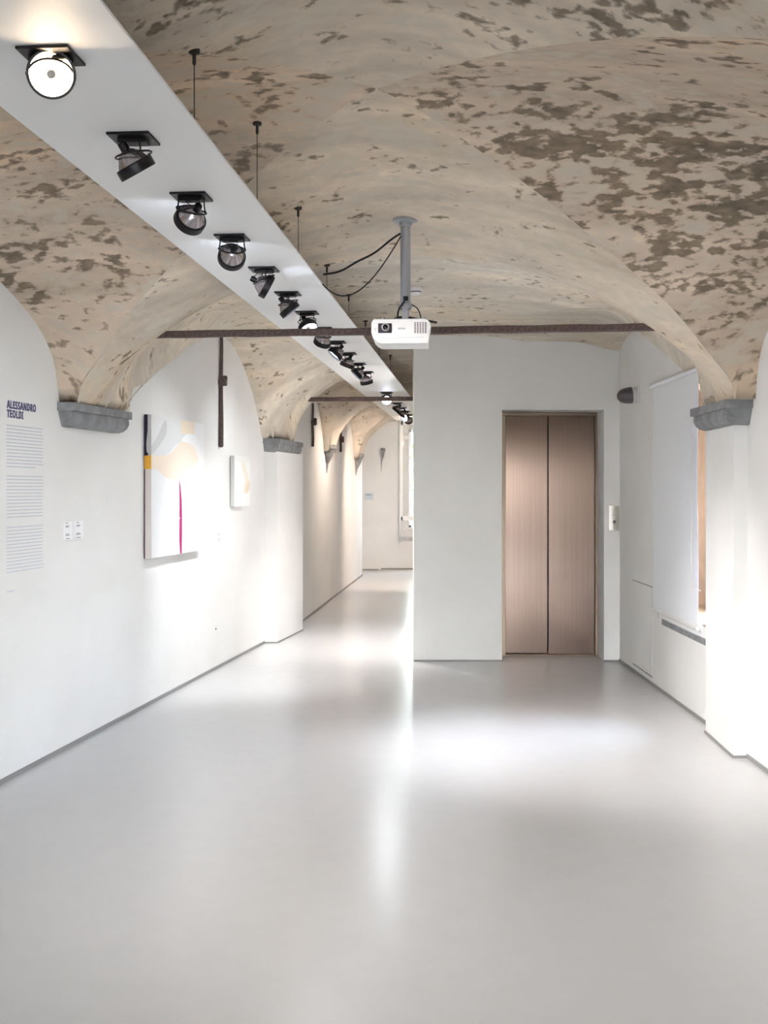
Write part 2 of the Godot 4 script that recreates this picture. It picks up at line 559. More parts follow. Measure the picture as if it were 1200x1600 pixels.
func bracket(label: String, z: float, top: float, drop: float, at_x := 99.0, size := 1.0) -> void:
	# small stone bracket tapering to a point below, at the foot of a far arch
	var x := along(LEFT, z) if at_x > 9.0 else at_x
	var root := thing("stone_bracket", label, "bracket", P(x, top - drop, z))
	var g := Geo.new()
	var rows := [[0.0, 0.13, 0.20], [0.05, 0.13, 0.20], [0.07, 0.11, 0.17], [0.16, 0.075, 0.11], [0.24, 0.03, 0.04], [drop, 0.008, 0.012]]
	var prev := []
	for r in rows:
		var ring := []
		for k in 7:
			var a := PI * k / 6.0
			ring.append(P(x + sin(a) * r[1] * size, top - r[0], z - cos(a) * r[2] * size) - root.position)
		if prev.size():
			for k in 6: g.quad(prev[k], prev[k + 1], ring[k + 1], ring[k], (prev[k] + ring[k + 1]) * 0.5 - (prev[0] + prev[6]) * 0.5)
		else:
			for k in 5: g.tri(ring[0], ring[k + 1], ring[k + 2], Vector3.UP)
		prev = ring
	obj("block", g, M.stone, root)

func wall_anchor(label: String, z: float, top: float, bottom: float, w: float) -> void:
	# wrought-iron anchor bar of a tie, with a knotted wedge collar
	var x := along(LEFT, z) + 0.018
	var root := thing("iron_anchor", label, "anchor", P(x, bottom, z), "iron anchors on the left wall")
	var h := top - bottom
	var g := Geo.new()
	var pts := []
	for k in 13:
		var f := k / 12.0
		pts.append(Vector3(0.002 * sin(f * 9.0), h * f, 0.006 * sin(f * 5.0 + 1.0)))
	g.tube(pts, w * 0.62, 6, w * 0.44)
	g.box(Vector3(0, 0.01, 0), Vector3(w * 0.8, 0.03, w * 0.9), 0.006)
	obj("bar", g, M.iron, root)
	var c := Geo.new()
	c.box(Vector3(0.012, h * 0.56, 0.0), Vector3(0.06, 0.055, w * 2.0), 0.01, Basis(Vector3.RIGHT, 0.2))
	c.box(Vector3(0.02, h * 0.575, -w * 0.9), Vector3(0.05, 0.085, w * 0.8), 0.008, Basis(Vector3.RIGHT, -0.12))
	obj("wedge_collar", c, M.iron, root)

func tie_rod(label: String, a: Vector3, b: Vector3, s: float) -> void:
	var root := thing("tie_rod", label, "tie rod", (a + b) * 0.5)
	var g := Geo.new()
	var n := 24
	var dirv := (b - a).normalized()
	var side := dirv.cross(Vector3.UP).normalized()
	var ringp := []
	for k in n + 1:
		var p := a.lerp(b, float(k) / n) - root.position + Vector3(0, 0.0012 * sin(k * 1.7), 0)
		var w := s * (1.0 + 0.05 * sin(k * 2.3))
		var ring := []
		for q in [Vector2(-1, -0.72), Vector2(-0.72, -1), Vector2(0.72, -1), Vector2(1, -0.72), Vector2(1, 0.72), Vector2(0.72, 1), Vector2(-0.72, 1), Vector2(-1, 0.72)]:
			ring.append(p + side * q.x * w + Vector3.UP * q.y * w)
		ringp.append(ring)
	for k in n:
		for q in 8:
			var m1: Vector3 = (ringp[k][q] + ringp[k][(q + 1) % 8]) * 0.5
			g.quad(ringp[k][q], ringp[k][(q + 1) % 8], ringp[k + 1][(q + 1) % 8], ringp[k + 1][q], m1 - (ringp[k][0] + ringp[k][4]) * 0.5)
	obj("bar", g, M.iron, root)

func spot(label: String, z: float, dir: Vector3, lit: Material, energy: float, cone: float, tint: Color, reach := 0.078) -> void:
	var x := 0.0838 * z - 1.043
	var root := thing("spotlight", label, "spotlight", P(x, BEAM_Y, z), "spotlights along the hanging panel")
	root.rotation.y = -0.0836
	var inv := Basis(Vector3.UP, 0.0836)
	var d := (inv * Vector3(dir.x, dir.y, -dir.z)).normalized()
	var g := Geo.new()
	g.box(Vector3(0, -0.004, 0), Vector3(0.128, 0.008, 0.128), 0.0015)
	obj("mounting_plate", g, M.black, root)
	g = Geo.new()
	g.box(Vector3(0, -0.014, 0), Vector3(0.086, 0.012, 0.05), 0.002)
	obj("terminal_block", g, M.black, root)
	var ringn := (Vector3.DOWN * 1.5 + d).normalized()
	var rb := basis_y(ringn)
	var rc := Vector3(0, -0.052, 0)
	var axis := rb.x
	# the ring's hinge axis lies level
	var lev := ringn.cross(Vector3.UP)
	if lev.length() < 0.05: lev = Vector3.RIGHT
	axis = lev.normalized()
	for s in [-1.0, 1.0]:
		g = Geo.new()
		var foot: Vector3 = axis * 0.050 * s
		g.tube([foot + Vector3(0, -0.006, 0), foot + Vector3(0, -0.03, 0), rc + axis * 0.054 * s], 0.0028, 6)
		g.box(rc + axis * 0.054 * s, Vector3(0.009, 0.009, 0.009), 0.002)
		obj("stirrup", g, M.black, root)
	g = Geo.new()
	var loop := []
	for k in 29:
		var a := TAU * k / 28.0
		loop.append(rc + (rb.x * cos(a) + rb.z * sin(a)) * 0.054)
	g.tube(loop, 0.0030, 6)
	obj("gimbal_ring", g, M.black, root)
	# lamp head: +y of hx points where the light goes
	var hx := Transform3D(basis_y(d), Vector3(0, -reach, 0) + d * 0.012)
	g = Geo.new()
	g.lathe([Vector2(0.0525, -0.014), Vector2(0.0565, -0.014), Vector2(0.0580, -0.010), Vector2(0.0580, 0.015), Vector2(0.0565, 0.018), Vector2(0.0515, 0.018), Vector2(0.0515, -0.012), Vector2(0.0525, -0.014)].map(func(q): return q), 36, hx)
	var head := obj("lamp_housing", g, M.black, root)
	g = Geo.new()
	var bowl := []
	for k in 9:
		var f := k / 8.0
		bowl.append(Vector2(lerpf(0.013, 0.0515, pow(f, 0.62)), lerpf(-0.056, -0.010, f)))
	g.lathe(bowl, 28, hx)
	for k in 14:                                         # pressed ribs of the reflector's back
		var a := TAU * k / 14.0
		var rib := []
		for q in bowl: rib.append(hx * Vector3(cos(a) * (q.x + 0.0004), q.y, sin(a) * (q.x + 0.0004)))
		g.tube(rib, 0.0011, 4)
	obj("reflector", g, M.reflector, head)
	g = Geo.new()
	g.lathe([Vector2(0.0, -0.082), Vector2(0.012, -0.082), Vector2(0.014, -0.078), Vector2(0.014, -0.052), Vector2(0.0, -0.052)], 14, hx)
	obj("lamp_base", g, M.black, head)
	g = Geo.new()
	g.lathe([Vector2(0.0, 0.004), Vector2(0.0513, 0.004)].map(func(q): return q), 36, hx)
	g.lathe([Vector2(0.0513, 0.002), Vector2(0.0, 0.002)], 36, hx)
	obj("lamp_lens_glow", g, lit, head)
	g = Geo.new()
	g.lathe([Vector2(0.0, 0.010), Vector2(0.010, 0.009), Vector2(0.012, 0.005)], 16, hx)
	for k in 2:
		var a := PI * k
		g.tube([hx * Vector3(cos(a) * 0.012, 0.006, sin(a) * 0.012), hx * Vector3(cos(a) * 0.052, 0.006, sin(a) * 0.052)], 0.0012, 5)
	obj("glare_cap", g, M.grey_plastic, head)
	for s in [-1.0, 1.0]:
		g = Geo.new()
		var tail: Vector3 = hx * Vector3(0.004 * s, -0.081, 0)
		var c1 := Vector3(0.02 * s, -0.016, 0.012)
		var pts := []
		for k in 9:
			var f := k / 8.0
			pts.append(c1.lerp(tail, f) + Vector3(0.012 * s, -0.004, 0.02 * s) * sin(PI * f))
		g.tube(pts, 0.0016, 5)
		obj("cable", g, M.black_rubber, root)
	if energy > 0.0:
		var l := SpotLight3D.new()
		l.light_color = tint
		l.light_energy = energy
		l.light_size = 0.04
		l.spot_angle = cone
		l.spot_angle_attenuation = 1.0
		l.spot_range = 30.0
		l.spot_attenuation = 2.0
		l.shadow_enabled = true
		l.name = "spot_beam"
		root.add_child(l)
		l.position = hx * Vector3(0, 0.022, 0)
		l.basis = Basis.looking_at(d, Vector3.UP if absf(d.y) < 0.95 else Vector3.RIGHT)

func basis_y(d: Vector3) -> Basis:
	var y := d.normalized()
	var x := y.cross(Vector3.FORWARD)
	if x.length() < 0.05: x = y.cross(Vector3.RIGHT)
	x = x.normalized()
	return Basis(x, y, x.cross(y).normalized())

func hang_wire(z: float, x: float, label: String) -> void:
	var top := vault(x, z)
	var root := thing("suspension_wire", label, "wire", P(x, BEAM_Y + 0.10, z), "suspension wires of the hanging panel")
	var h := top - BEAM_Y - 0.10
	var g := Geo.new()
	g.tube([Vector3.ZERO, Vector3(0, h * 0.5, 0), Vector3(0, h, 0)], 0.0018, 5)
	obj("cable", g, M.wire, root)
	g = Geo.new()
	g.lathe([Vector2(0.004, h - 0.045), Vector2(0.006, h - 0.04), Vector2(0.006, h - 0.012), Vector2(0.018, h - 0.008), Vector2(0.018, h + 0.012)], 12, Transform3D.IDENTITY)
	obj("ceiling_anchor", g, M.wire, root)

func _ready() -> void:
	# ---------------------------------------------------------------- camera, sky, exposure
	var cam := Camera3D.new()
	cam.name = "camera"
	cam.near = 0.1
	cam.far = 100.0
	cam.projection = Camera3D.PROJECTION_FRUSTUM
	cam.size = 0.1 * 1600.0 / 1850.0
	cam.frustum_offset = Vector2(0.0, -0.1 * 35.0 / 1850.0)
	add_child(cam)
	cam.position = Vector3(0, CAM_Y, 0)
	cam.current = true
	var we := WorldEnvironment.new()
	var env := Environment.new()
	env.background_mode = Environment.BG_SKY
	var sky := Sky.new()
	var sm := ProceduralSkyMaterial.new()
	sm.sky_top_color = Color(0.82, 0.88, 0.97)
	sm.sky_horizon_color = Color(0.97, 0.97, 0.96)
	sm.ground_horizon_color = Color(0.72, 0.72, 0.70)
	sm.ground_bottom_color = Color(0.5, 0.5, 0.48)
	sm.sky_energy_multiplier = 3.6
	sm.ground_energy_multiplier = 2.0
	sky.sky_material = sm
	env.sky = sky
	env.tonemap_mode = Environment.TONE_MAPPER_LINEAR
	env.tonemap_exposure = 3.7
	env.sdfgi_enabled = true
	env.ssao_enabled = true
	env.ssil_enabled = true
	we.environment = env
	we.name = "environment"
	add_child(we)
	materials()
	build_room()
	build_vault_and_stone()
	build_elevator()
	build_panel_and_lamps()
	build_projector()
	build_left_wall_things()
	build_right_wall_things()
	build_far_end()

# ------------------------------------------------------------------ the room
func build_room() -> void:
	var g := Geo.new()
	g.box(P(0.2, -0.1, 8.0), Vector3(8.0, 0.2, 30.0))
	struct(obj("floor", g, M.floor), "smooth light grey resin floor with a soft sheen", "floor")
	# left wall
	g = Geo.new()
	wall_run(g, [LEFT[0], LEFT[1], LEFT[2], LEFT[3], LEFT[4]], -0.05, 3.45, -0.25)
	var wl := struct(obj("wall_left", g, M.wall), "long white plaster wall with the paintings and the wall text", "wall")
	g = Geo.new()                                          # pilaster under the second corbel
	g.prism([P(-1.20, -0.02, 11.17), P(-1.008, -0.02, 11.18), P(-0.836, -0.02, 12.19), P(-1.0, -0.02, 12.22)], Vector3(0, 1.83, 0))
	obj("pilaster", g, M.wall, wl)
	g = Geo.new()                                          # hatch beyond the pilaster, a panel standing a little proud
	for q in [[12.96, 13.45]]:
		var a := P(along(LEFT, q[0]) + 0.006, 0.09, q[0])
		var b := P(along(LEFT, q[1]) + 0.006, 0.09, q[1])
		g.prism([a, b, b + Vector3(0, 0.62, 0), a + Vector3(0, 0.62, 0)], Vector3(-0.05, 0, 0))
	obj("access_hatch", g, M.wall, wl)
	# right wall, with a window recess
	g = Geo.new()
	wall_run(g, [Vector2(-6.5, 1.93), Vector2(6.40, 1.965)], -0.05, 3.45, 0.45)
	wall_run(g, [Vector2(6.40, 1.965), Vector2(6.42, 1.99), Vector2(7.10, 1.99)], -0.05, 3.45, 0.45)
	wall_run(g, [Vector2(7.10, 1.99), Vector2(8.60, 1.99)], -0.05, 0.60, 0.45)
	wall_run(g, [Vector2(7.10, 1.99), Vector2(8.60, 1.99)], 2.20, 3.45, 0.45)
	wall_run(g, [Vector2(8.60, 1.99), Vector2(10.6, 1.99)], -0.05, 3.45, 0.45)
	wall_run(g, [Vector2(10.6, 1.99), Vector2(12.0, 2.1), Vector2(22.5, 2.6)], -0.05, 3.45, 0.45)
	var wr := struct(obj("wall_right", g, M.wall), "white plaster wall with the blind-covered window", "wall")
	g = Geo.new()
	g.prism([P(2.1, -0.02, 6.40), P(1.888, -0.02, 6.395), P(1.918, -0.02, 7.06), P(2.1, -0.02, 7.08)], Vector3(0, 1.83, 0))
	obj("pilaster", g, M.wall, wr)
	g = Geo.new()
	g.box(P(1.992, 0.395, 9.115), Vector3(0.012, 0.66, 0.66), 0.002)
	obj("access_hatch", g, M.wall, wr)
	g = Geo.new()
	for e in [[9.115, 0.729, 0.004, 0.68], [9.115, 0.061, 0.004, 0.68]]:
		g.box(P(1.988, e[1], e[0]), Vector3(0.01, e[2], e[3]))
	obj("hatch_joint", g, M.skirt, wr)
	# far and rear walls
	g = Geo.new()
	g.box(P(-0.20, 1.7, 21.70), Vector3(0.28, 3.5, 0.3)); g.box(P(0.19, 1.7, 21.71), Vector3(0.52, 3.5, 0.3))
	g.box(P(0.65, 0.35, 21.71), Vector3(0.40, 0.8, 0.3)); g.box(P(0.65, 3.0, 21.71), Vector3(0.40, 0.9, 0.3)); g.box(P(1.815, 1.7, 21.71), Vector3(1.93, 3.5, 0.3))
	g.box(P(-0.08, 1.7, 21.50), Vector3(0.05, 3.5, 0.12))
	struct(obj("wall_far", g, M.wall), "end wall of the corridor with a tall window", "wall")
	g = Geo.new()
	g.box(P(-1.0, 1.7, 21.50), Vector3(1.8, 3.5, 0.3)); g.box(P(-1.6, 1.7, 20.7), Vector3(0.2, 3.5, 1.6)); g.box(P(-1.05, 1.7, 20.02), Vector3(1.1, 3.5, 0.06))
	struct(obj("wall_recess", g, M.wall), "white wall of the passage opening at the corridor's end", "wall")
	g = Geo.new()                                          # rear wall behind the viewer, with a wide glazed doorway to the daylight
	g.box(P(-1.75, 1.7, -6.6), Vector3(1.1, 3.5, 0.3)); g.box(P(1.75, 1.7, -6.6), Vector3(1.1, 3.5, 0.3)); g.box(P(0, 2.8, -6.6), Vector3(2.5, 1.3, 0.3))
	struct(obj("wall_rear", g, M.wall), "rear wall with a wide glazed doorway", "wall")
	g = Geo.new()
	for x in [-1.18, -0.02, 0.02, 1.18]: g.box(P(x, 1.075, -6.6), Vector3(0.05, 2.15, 0.06), 0.004)
	for y in [0.03, 2.12]: g.box(P(0, y, -6.6), Vector3(2.4, 0.06, 0.06), 0.004)
	struct(obj("door_2", g, M.sash), "pale frame of the glazed rear doorway", "door")
	# skirting: a thin grey line at the foot of the walls
	g = Geo.new()
	for k in 4:
		if k == 2: continue
		var a: Vector2 = LEFT[k]
		var b: Vector2 = LEFT[k + 1]
		g.prism([P(a.y - 0.02, 0, a.x), P(b.y - 0.02, 0, b.x), P(b.y - 0.02, 0.022, b.x), P(a.y - 0.02, 0.022, a.x)], Vector3(0.028, 0, 0))
	g.prism([P(-1.20, -0.002, 11.162), P(-1.002, -0.002, 11.172), P(-0.829, -0.002, 12.192), P(-1.0, -0.002, 12.228)], Vector3(0, 0.016, 0))
	struct(obj("baseboard_left", g, M.skirt), "thin grey skirting along the long white wall", "skirting")
	g = Geo.new()
	for s in [[Vector2(-6.5, 1.93), Vector2(6.40, 1.965)], [Vector2(7.07, 1.99), Vector2(9.99, 1.99)]]:
		var a: Vector2 = s[0]
		var b: Vector2 = s[1]
		g.prism([P(a.y + 0.02, 0, a.x), P(b.y + 0.02, 0, b.x), P(b.y + 0.02, 0.022, b.x), P(a.y + 0.02, 0.022, a.x)], Vector3(-0.028, 0, 0))
	g.prism([P(2.1, -0.002, 6.388), P(1.881, -0.002, 6.388), P(1.911, -0.002, 7.066), P(2.1, -0.002, 7.088)], Vector3(0, 0.016, 0))
	struct(obj("baseboard_right", g, M.skirt), "thin grey skirting along the window wall", "skirting")
	g = Geo.new()
	g.box(P(0.625, 0.006, 9.996), Vector3(0.745, 0.013, 0.02)); g.box(P(1.925, 0.006, 9.996), Vector3(0.135, 0.013, 0.02)); g.box(P(0.6, 0.01, 21.55), Vector3(1.4, 0.02, 0.02)); g.box(P(-0.6, 0.01, 21.34), Vector3(1.0, 0.02, 0.02))
	struct(obj("baseboard_end", g, M.skirt), "thin grey skirting at the lift wall and the end wall", "skirting")

func build_vault_and_stone() -> void:
	var c := Node3D.new()
	c.name = "ceiling"
	add_child(c)
	struct(c, "old groin vault of flaking cream and brown plaster", "ceiling")
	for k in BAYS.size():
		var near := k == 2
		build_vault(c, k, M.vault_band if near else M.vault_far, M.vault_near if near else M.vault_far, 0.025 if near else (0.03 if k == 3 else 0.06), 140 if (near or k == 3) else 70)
	var g := Geo.new()
	g.box(P(0.2, 3.5, 8.0), Vector3(7.0, 0.12, 30.0))
	obj("roof_slab", g, M.wall, c)
	corbel("long grey stone corbel on the wall between the wall text and the large painting", 6.50, 7.36, -1.0, -1.70, -1.565, 0.16, M.stone)
	corbel("grey stone corbel on the pilaster beyond the small painting", 11.12, 12.16, -1.0, -0.975, -0.83, 0.2, M.stone)
	corbel("grey stone corbel above the pilaster beside the window blind", 6.30, 7.08, 1.0, 1.81, 1.83, 0.17, M.stone)
	bracket("small pointed grey stone bracket beyond the first iron anchor of the passage", 15.1, 2.02, 0.36)
	bracket("smallest pointed stone bracket next to the opening at the corridor's end", 18.9, 2.02, 0.34)
	bracket("tiny pointed stone bracket on the end wall past the opening", 21.45, 2.2, 0.42, -0.055, 0.6)
	wall_anchor("long rusty iron anchor hanging between the large and the small painting", 9.66, 2.74, 1.80, 0.034)
	wall_anchor("dark iron anchor on the beige wall just past the second pilaster", 13.7, 2.45, 1.95, 0.03)
	wall_anchor("small dark iron anchor between the two pointed stone brackets", 16.6, 2.28, 1.98, 0.03)
	tie_rod("long rusty iron tie rod passing behind the projector", P(-1.52, 2.347, 6.88), P(1.60, 2.338, 6.46), 0.020)
	tie_rod("shorter dark iron tie rod deep in the passage beside the lift", P(-0.86, 2.345, 11.76), P(0.352, 2.345, 11.66), 0.021)

func lift_leaf(g: Geo, c: Vector3, w: float, o: Vector3) -> void:
	# a door leaf with mapped faces, so that the brushing has a direction; its long edges are folded back
	var h := 1.045
	var x := w * 0.5
	var p := c - o
	var f := 0.006
	g.uvquad(p + Vector3(-x + f, h, 0.015), p + Vector3(x - f, h, 0.015), p + Vector3(x - f, -h, 0.015), p + Vector3(-x + f, -h, 0.015), Vector3(0, 0, 1))
	for s in [-1.0, 1.0]:
		g.uvquad(p + Vector3(s * (x - f), h, 0.015), p + Vector3(s * x, h, 0.009), p + Vector3(s * x, -h, 0.009), p + Vector3(s * (x - f), -h, 0.015), Vector3(s, 0, 1))
		g.uvquad(p + Vector3(s * x, h, 0.009), p + Vector3(s * x, h, -0.015), p + Vector3(s * x, -h, -0.015), p + Vector3(s * x, -h, 0.009), Vector3(s, 0, 0))
		g.uvquad(p + Vector3(-x, s * h, 0.012), p + Vector3(x, s * h, 0.012), p + Vector3(x, s * h, -0.015), p + Vector3(-x, s * h, -0.015), Vector3(0, s, 0))
	g.uvquad(p + Vector3(-x, h, -0.015), p + Vector3(x, h, -0.015), p + Vector3(x, -h, -0.015), p + Vector3(-x, -h, -0.015), Vector3(0, 0, -1))

func build_elevator() -> void:
	# block in front of the lift: a white wall with a doorway
	var g := Geo.new()
	g.box(P(0.625, 1.7, 10.17), Vector3(0.745, 3.5, 0.34))       # left of the doorway
	g.box(P(1.4275, 2.79, 10.17), Vector3(0.86, 1.33, 0.34))     # lintel
	g.box(P(1.925, 1.7, 10.17), Vector3(0.135, 3.5, 0.34))       # right of the doorway
	g.prism([P(0.2525, -0.05, 10.34), P(0.42, -0.05, 12.5), P(0.55, -0.05, 12.5), P(0.55, -0.05, 10.34)], Vector3(0, 3.5, 0))
	g.box(P(1.3, 1.7, 12.45), Vector3(1.6, 3.5, 0.1))
	struct(obj("wall_lift", g, M.wall), "white wall block around the lift door", "wall")
	var d := Node3D.new()
	d.name = "door_1"
	add_child(d)
	d.position = P(1.43, 0.0, 10.34)
	struct(d, "brushed bronze-steel lift door of two sliding panels", "door")
	var o := d.position
	g = Geo.new()
	g.box(P(1.029, 1.05, 10.335) - o, Vector3(0.062, 2.10, 0.045), 0.003)
	obj("jamb", g, M.steel_dark, d)
	g = Geo.new()
	g.box(P(1.851, 1.05, 10.335) - o, Vector3(0.024, 2.10, 0.06), 0.003)
	obj("jamb", g, M.steel_dark, d)
	g = Geo.new()
	g.box(P(1.43, 2.108, 10.335) - o, Vector3(0.866, 0.03, 0.05), 0.003)
	obj("head_rail", g, M.steel_dark, d)
	g = Geo.new()
	lift_leaf(g, P(1.235, 1.055, 10.385), 0.40, o)
	obj("door_panel", g, M.steel, d)
	g = Geo.new()
	lift_leaf(g, P(1.637, 1.055, 10.355), 0.41, o)
	obj("door_panel", g, M.steel, d)
	g = Geo.new()
	g.box(P(1.43, 0.004, 10.34) - o, Vector3(0.866, 0.008, 0.10), 0.002)
	for s in [-0.03, 0.0]: g.box(P(1.43, 0.009, 10.345 + s) - o, Vector3(0.85, 0.004, 0.006))
	obj("sill", g, M.steel_dark, d)
	# call plate
	var c := thing("lift_call_plate", "upright steel call plate with two buttons beside the lift door", "call button", P(1.940, 1.21, 9.998))
	g = Geo.new()
	for k in 8:                                               # a bowed steel plate
		var a0 := -1.0 + k * 0.25
		var a1 := a0 + 0.25
		var z0 := 0.010 + 0.004 * (1.0 - a0 * a0)
		var z1 := 0.010 + 0.004 * (1.0 - a1 * a1)
		g.prism([Vector3(a0 * 0.043, -0.104, 0), Vector3(a1 * 0.043, -0.104, 0), Vector3(a1 * 0.043, -0.104, z1), Vector3(a0 * 0.043, -0.104, z0)], Vector3(0, 0.208, 0))
	obj("plate", g, M.chrome, c)
	g = Geo.new()
	g.lathe([Vector2(0.0, 0.024), Vector2(0.010, 0.023), Vector2(0.015, 0.019), Vector2(0.016, 0.010)], 20, Transform3D(Basis(Vector3.RIGHT, PI / 2), Vector3(0.002, 0.012, 0)))
	obj("button", g, M.chrome, c)
	g = Geo.new()
	g.lathe([Vector2(0.0, 0.021), Vector2(0.012, 0.021), Vector2(0.014, 0.019), Vector2(0.014, 0.010)], 20, Transform3D(Basis(Vector3.RIGHT, PI / 2), Vector3(0.002, -0.032, 0)))
	obj("key_switch", g, M.camera_grey, c)

# ------------------------------------------------------------------ hanging light panel
func build_panel_and_lamps() -> void:
	var bp := thing("hanging_light_panel", "long white suspended light panel running under the vault", "light panel", P(-0.40, BEAM_Y, 8.0))
	var o := bp.position
	var z0 := -4.0
	var z1 := 18.0
	var g := Geo.new()
	var cl := func(z: float) -> float: return 0.0838 * z - 1.073
	var sec := [Vector2(-0.250, 0.0), Vector2(0.250, 0.0), Vector2(0.251, 0.006), Vector2(0.13, 0.10), Vector2(-0.13, 0.10), Vector2(-0.251, 0.006)]
	var a := []
	var b := []
	for q in sec:
		a.append(P(cl.call(z0) + q.x, BEAM_Y + q.y, z0) - o); b.append(P(cl.call(z1) + q.x, BEAM_Y + q.y, z1) - o)
	var ax: Vector3 = P((cl.call(z0) + cl.call(z1)) * 0.5, BEAM_Y + 0.04, (z0 + z1) * 0.5) - o
	for k in 6:
		var l := (k + 1) % 6
		var nn := Vector3((sec[k].x + sec[l].x) * 0.5, (sec[k].y + sec[l].y) * 0.5 - 0.04, 0)
		g.quad(a[k], a[l], b[l], b[k], nn)
	for k in 4:
		g.tri(a[0], a[k + 1], a[k + 2], Vector3(0, 0, 1)); g.tri(b[0], b[k + 1], b[k + 2], Vector3(0, 0, -1))
	obj("casing", g, M.beam, bp)
	var cool := Color(0.955, 0.98, 1.0)
	var warm := Color(1.0, 0.91, 0.83)
	var soft := Color(1.0, 0.985, 0.975)
	# [distance, aim (right, up, ahead), glow, energy, cone half angle, label]
	var E := LAMP
	var list := [
		[2.857, Vector3(0.8, -0.85, -2.6), 1, 0.4, 17.0, warm, "dazzling spotlight turned back along the panel, glaring warm white"],
		[3.532, Vector3(0.45, -0.80, 0.30), 0, 0.26, 55.0, soft, "black spotlight next to the dazzling one, tipped down over the floor"],
		[4.232, Vector3(-1.16, -1.05, 1.70), 0, 0.1, 32.0, cool, "black spotlight with its reflector's back showing, aimed at the wall text"],
		[4.918, Vector3(-0.87, -1.05, 3.3), 0, 0.045, 34.0, cool, "black spotlight with ribbed reflector, aimed at the large painting"],
		[5.63, Vector3(0.80, -0.42, 0.20), 0, 0.1, 40.0, soft, "black spotlight on edge, turned to the window wall, fifth from the dazzling one"],
		[6.327, Vector3(0.60, -0.76, 0.10), 0, 0.55, 34.0, soft, "black spotlight tipped at the floor before the lift, sixth along the panel"],
		[7.013, Vector3(0.35, -0.75, -0.40), 0, 0.16, 46.0, soft, "glowing spotlight just ahead of the long tie rod"],
		[7.708, Vector3(-0.30, -0.75, 0.50), 0, 0.28, 34.0, cool, "spotlight crossed by the long iron tie rod, aimed at the floor below"],
		[8.41, Vector3(-0.62, -0.72, -0.12), 0, 0.07, 46.0, cool, "spotlight with glowing face tipped to the long white wall, past the tie rod"],
		[9.12, Vector3(-0.36, -0.90, 0.15), 0, 0.17, 42.0, soft, "flat-tipped spotlight, second past the long tie rod"],
		[9.86, Vector3(-0.66, -0.66, -0.05), 0, 0.06, 46.0, cool, "bluish spotlight on edge, third past the long tie rod"],
		[10.557, Vector3(0.18, -0.85, 0.25), 0, 0.6, 50.0, soft, "spotlight with a clear gimbal ring, last before the gap in the row"],
		[12.78, Vector3(0.02, -0.45, -0.90), 0, 0.03, 36.0, cool, "round glowing spotlight crossed by the shorter tie rod, facing down the room"],
		[14.33, Vector3(-0.6, -0.72, 0.12), 0, 0.1, 55.0, warm, "dark spotlight on edge, first past the shorter tie rod"],
		[15.18, Vector3(-0.6, -0.72, 0.12), 0, 0.1, 55.0, warm, "dark spotlight on edge, second past the shorter tie rod"],
		[15.86, Vector3(-0.6, -0.35, -0.72), 0, 0.06, 32.0, warm, "glowing far spotlight, third past the shorter tie rod"],
		[16.55, Vector3(0.1, -0.6, 0.8), 0, 0.75, 60.0, warm, "dark far spotlight above the window sash, fourth past the shorter tie rod"],
	]
	for q in list:
		spot(q[6], q[0], q[1], M.glow_warm if q[2] == 1 else M.glow, q[3] * E, q[4], q[5], 0.048 if q[2] == 1 else 0.078)
	var zs := [3.70, 4.73, 5.78, 6.84, 7.95, 9.08, 10.3, 11.5]
	for k in zs.size():
		var z: float = zs[k]
		hang_wire(z, 0.0838 * z - 1.073 + 0.17, "%s thin suspension wire of the light panel, counted from the dazzling spotlight" % ["first", "second", "third", "fourth", "fifth", "sixth", "seventh", "eighth"][k])

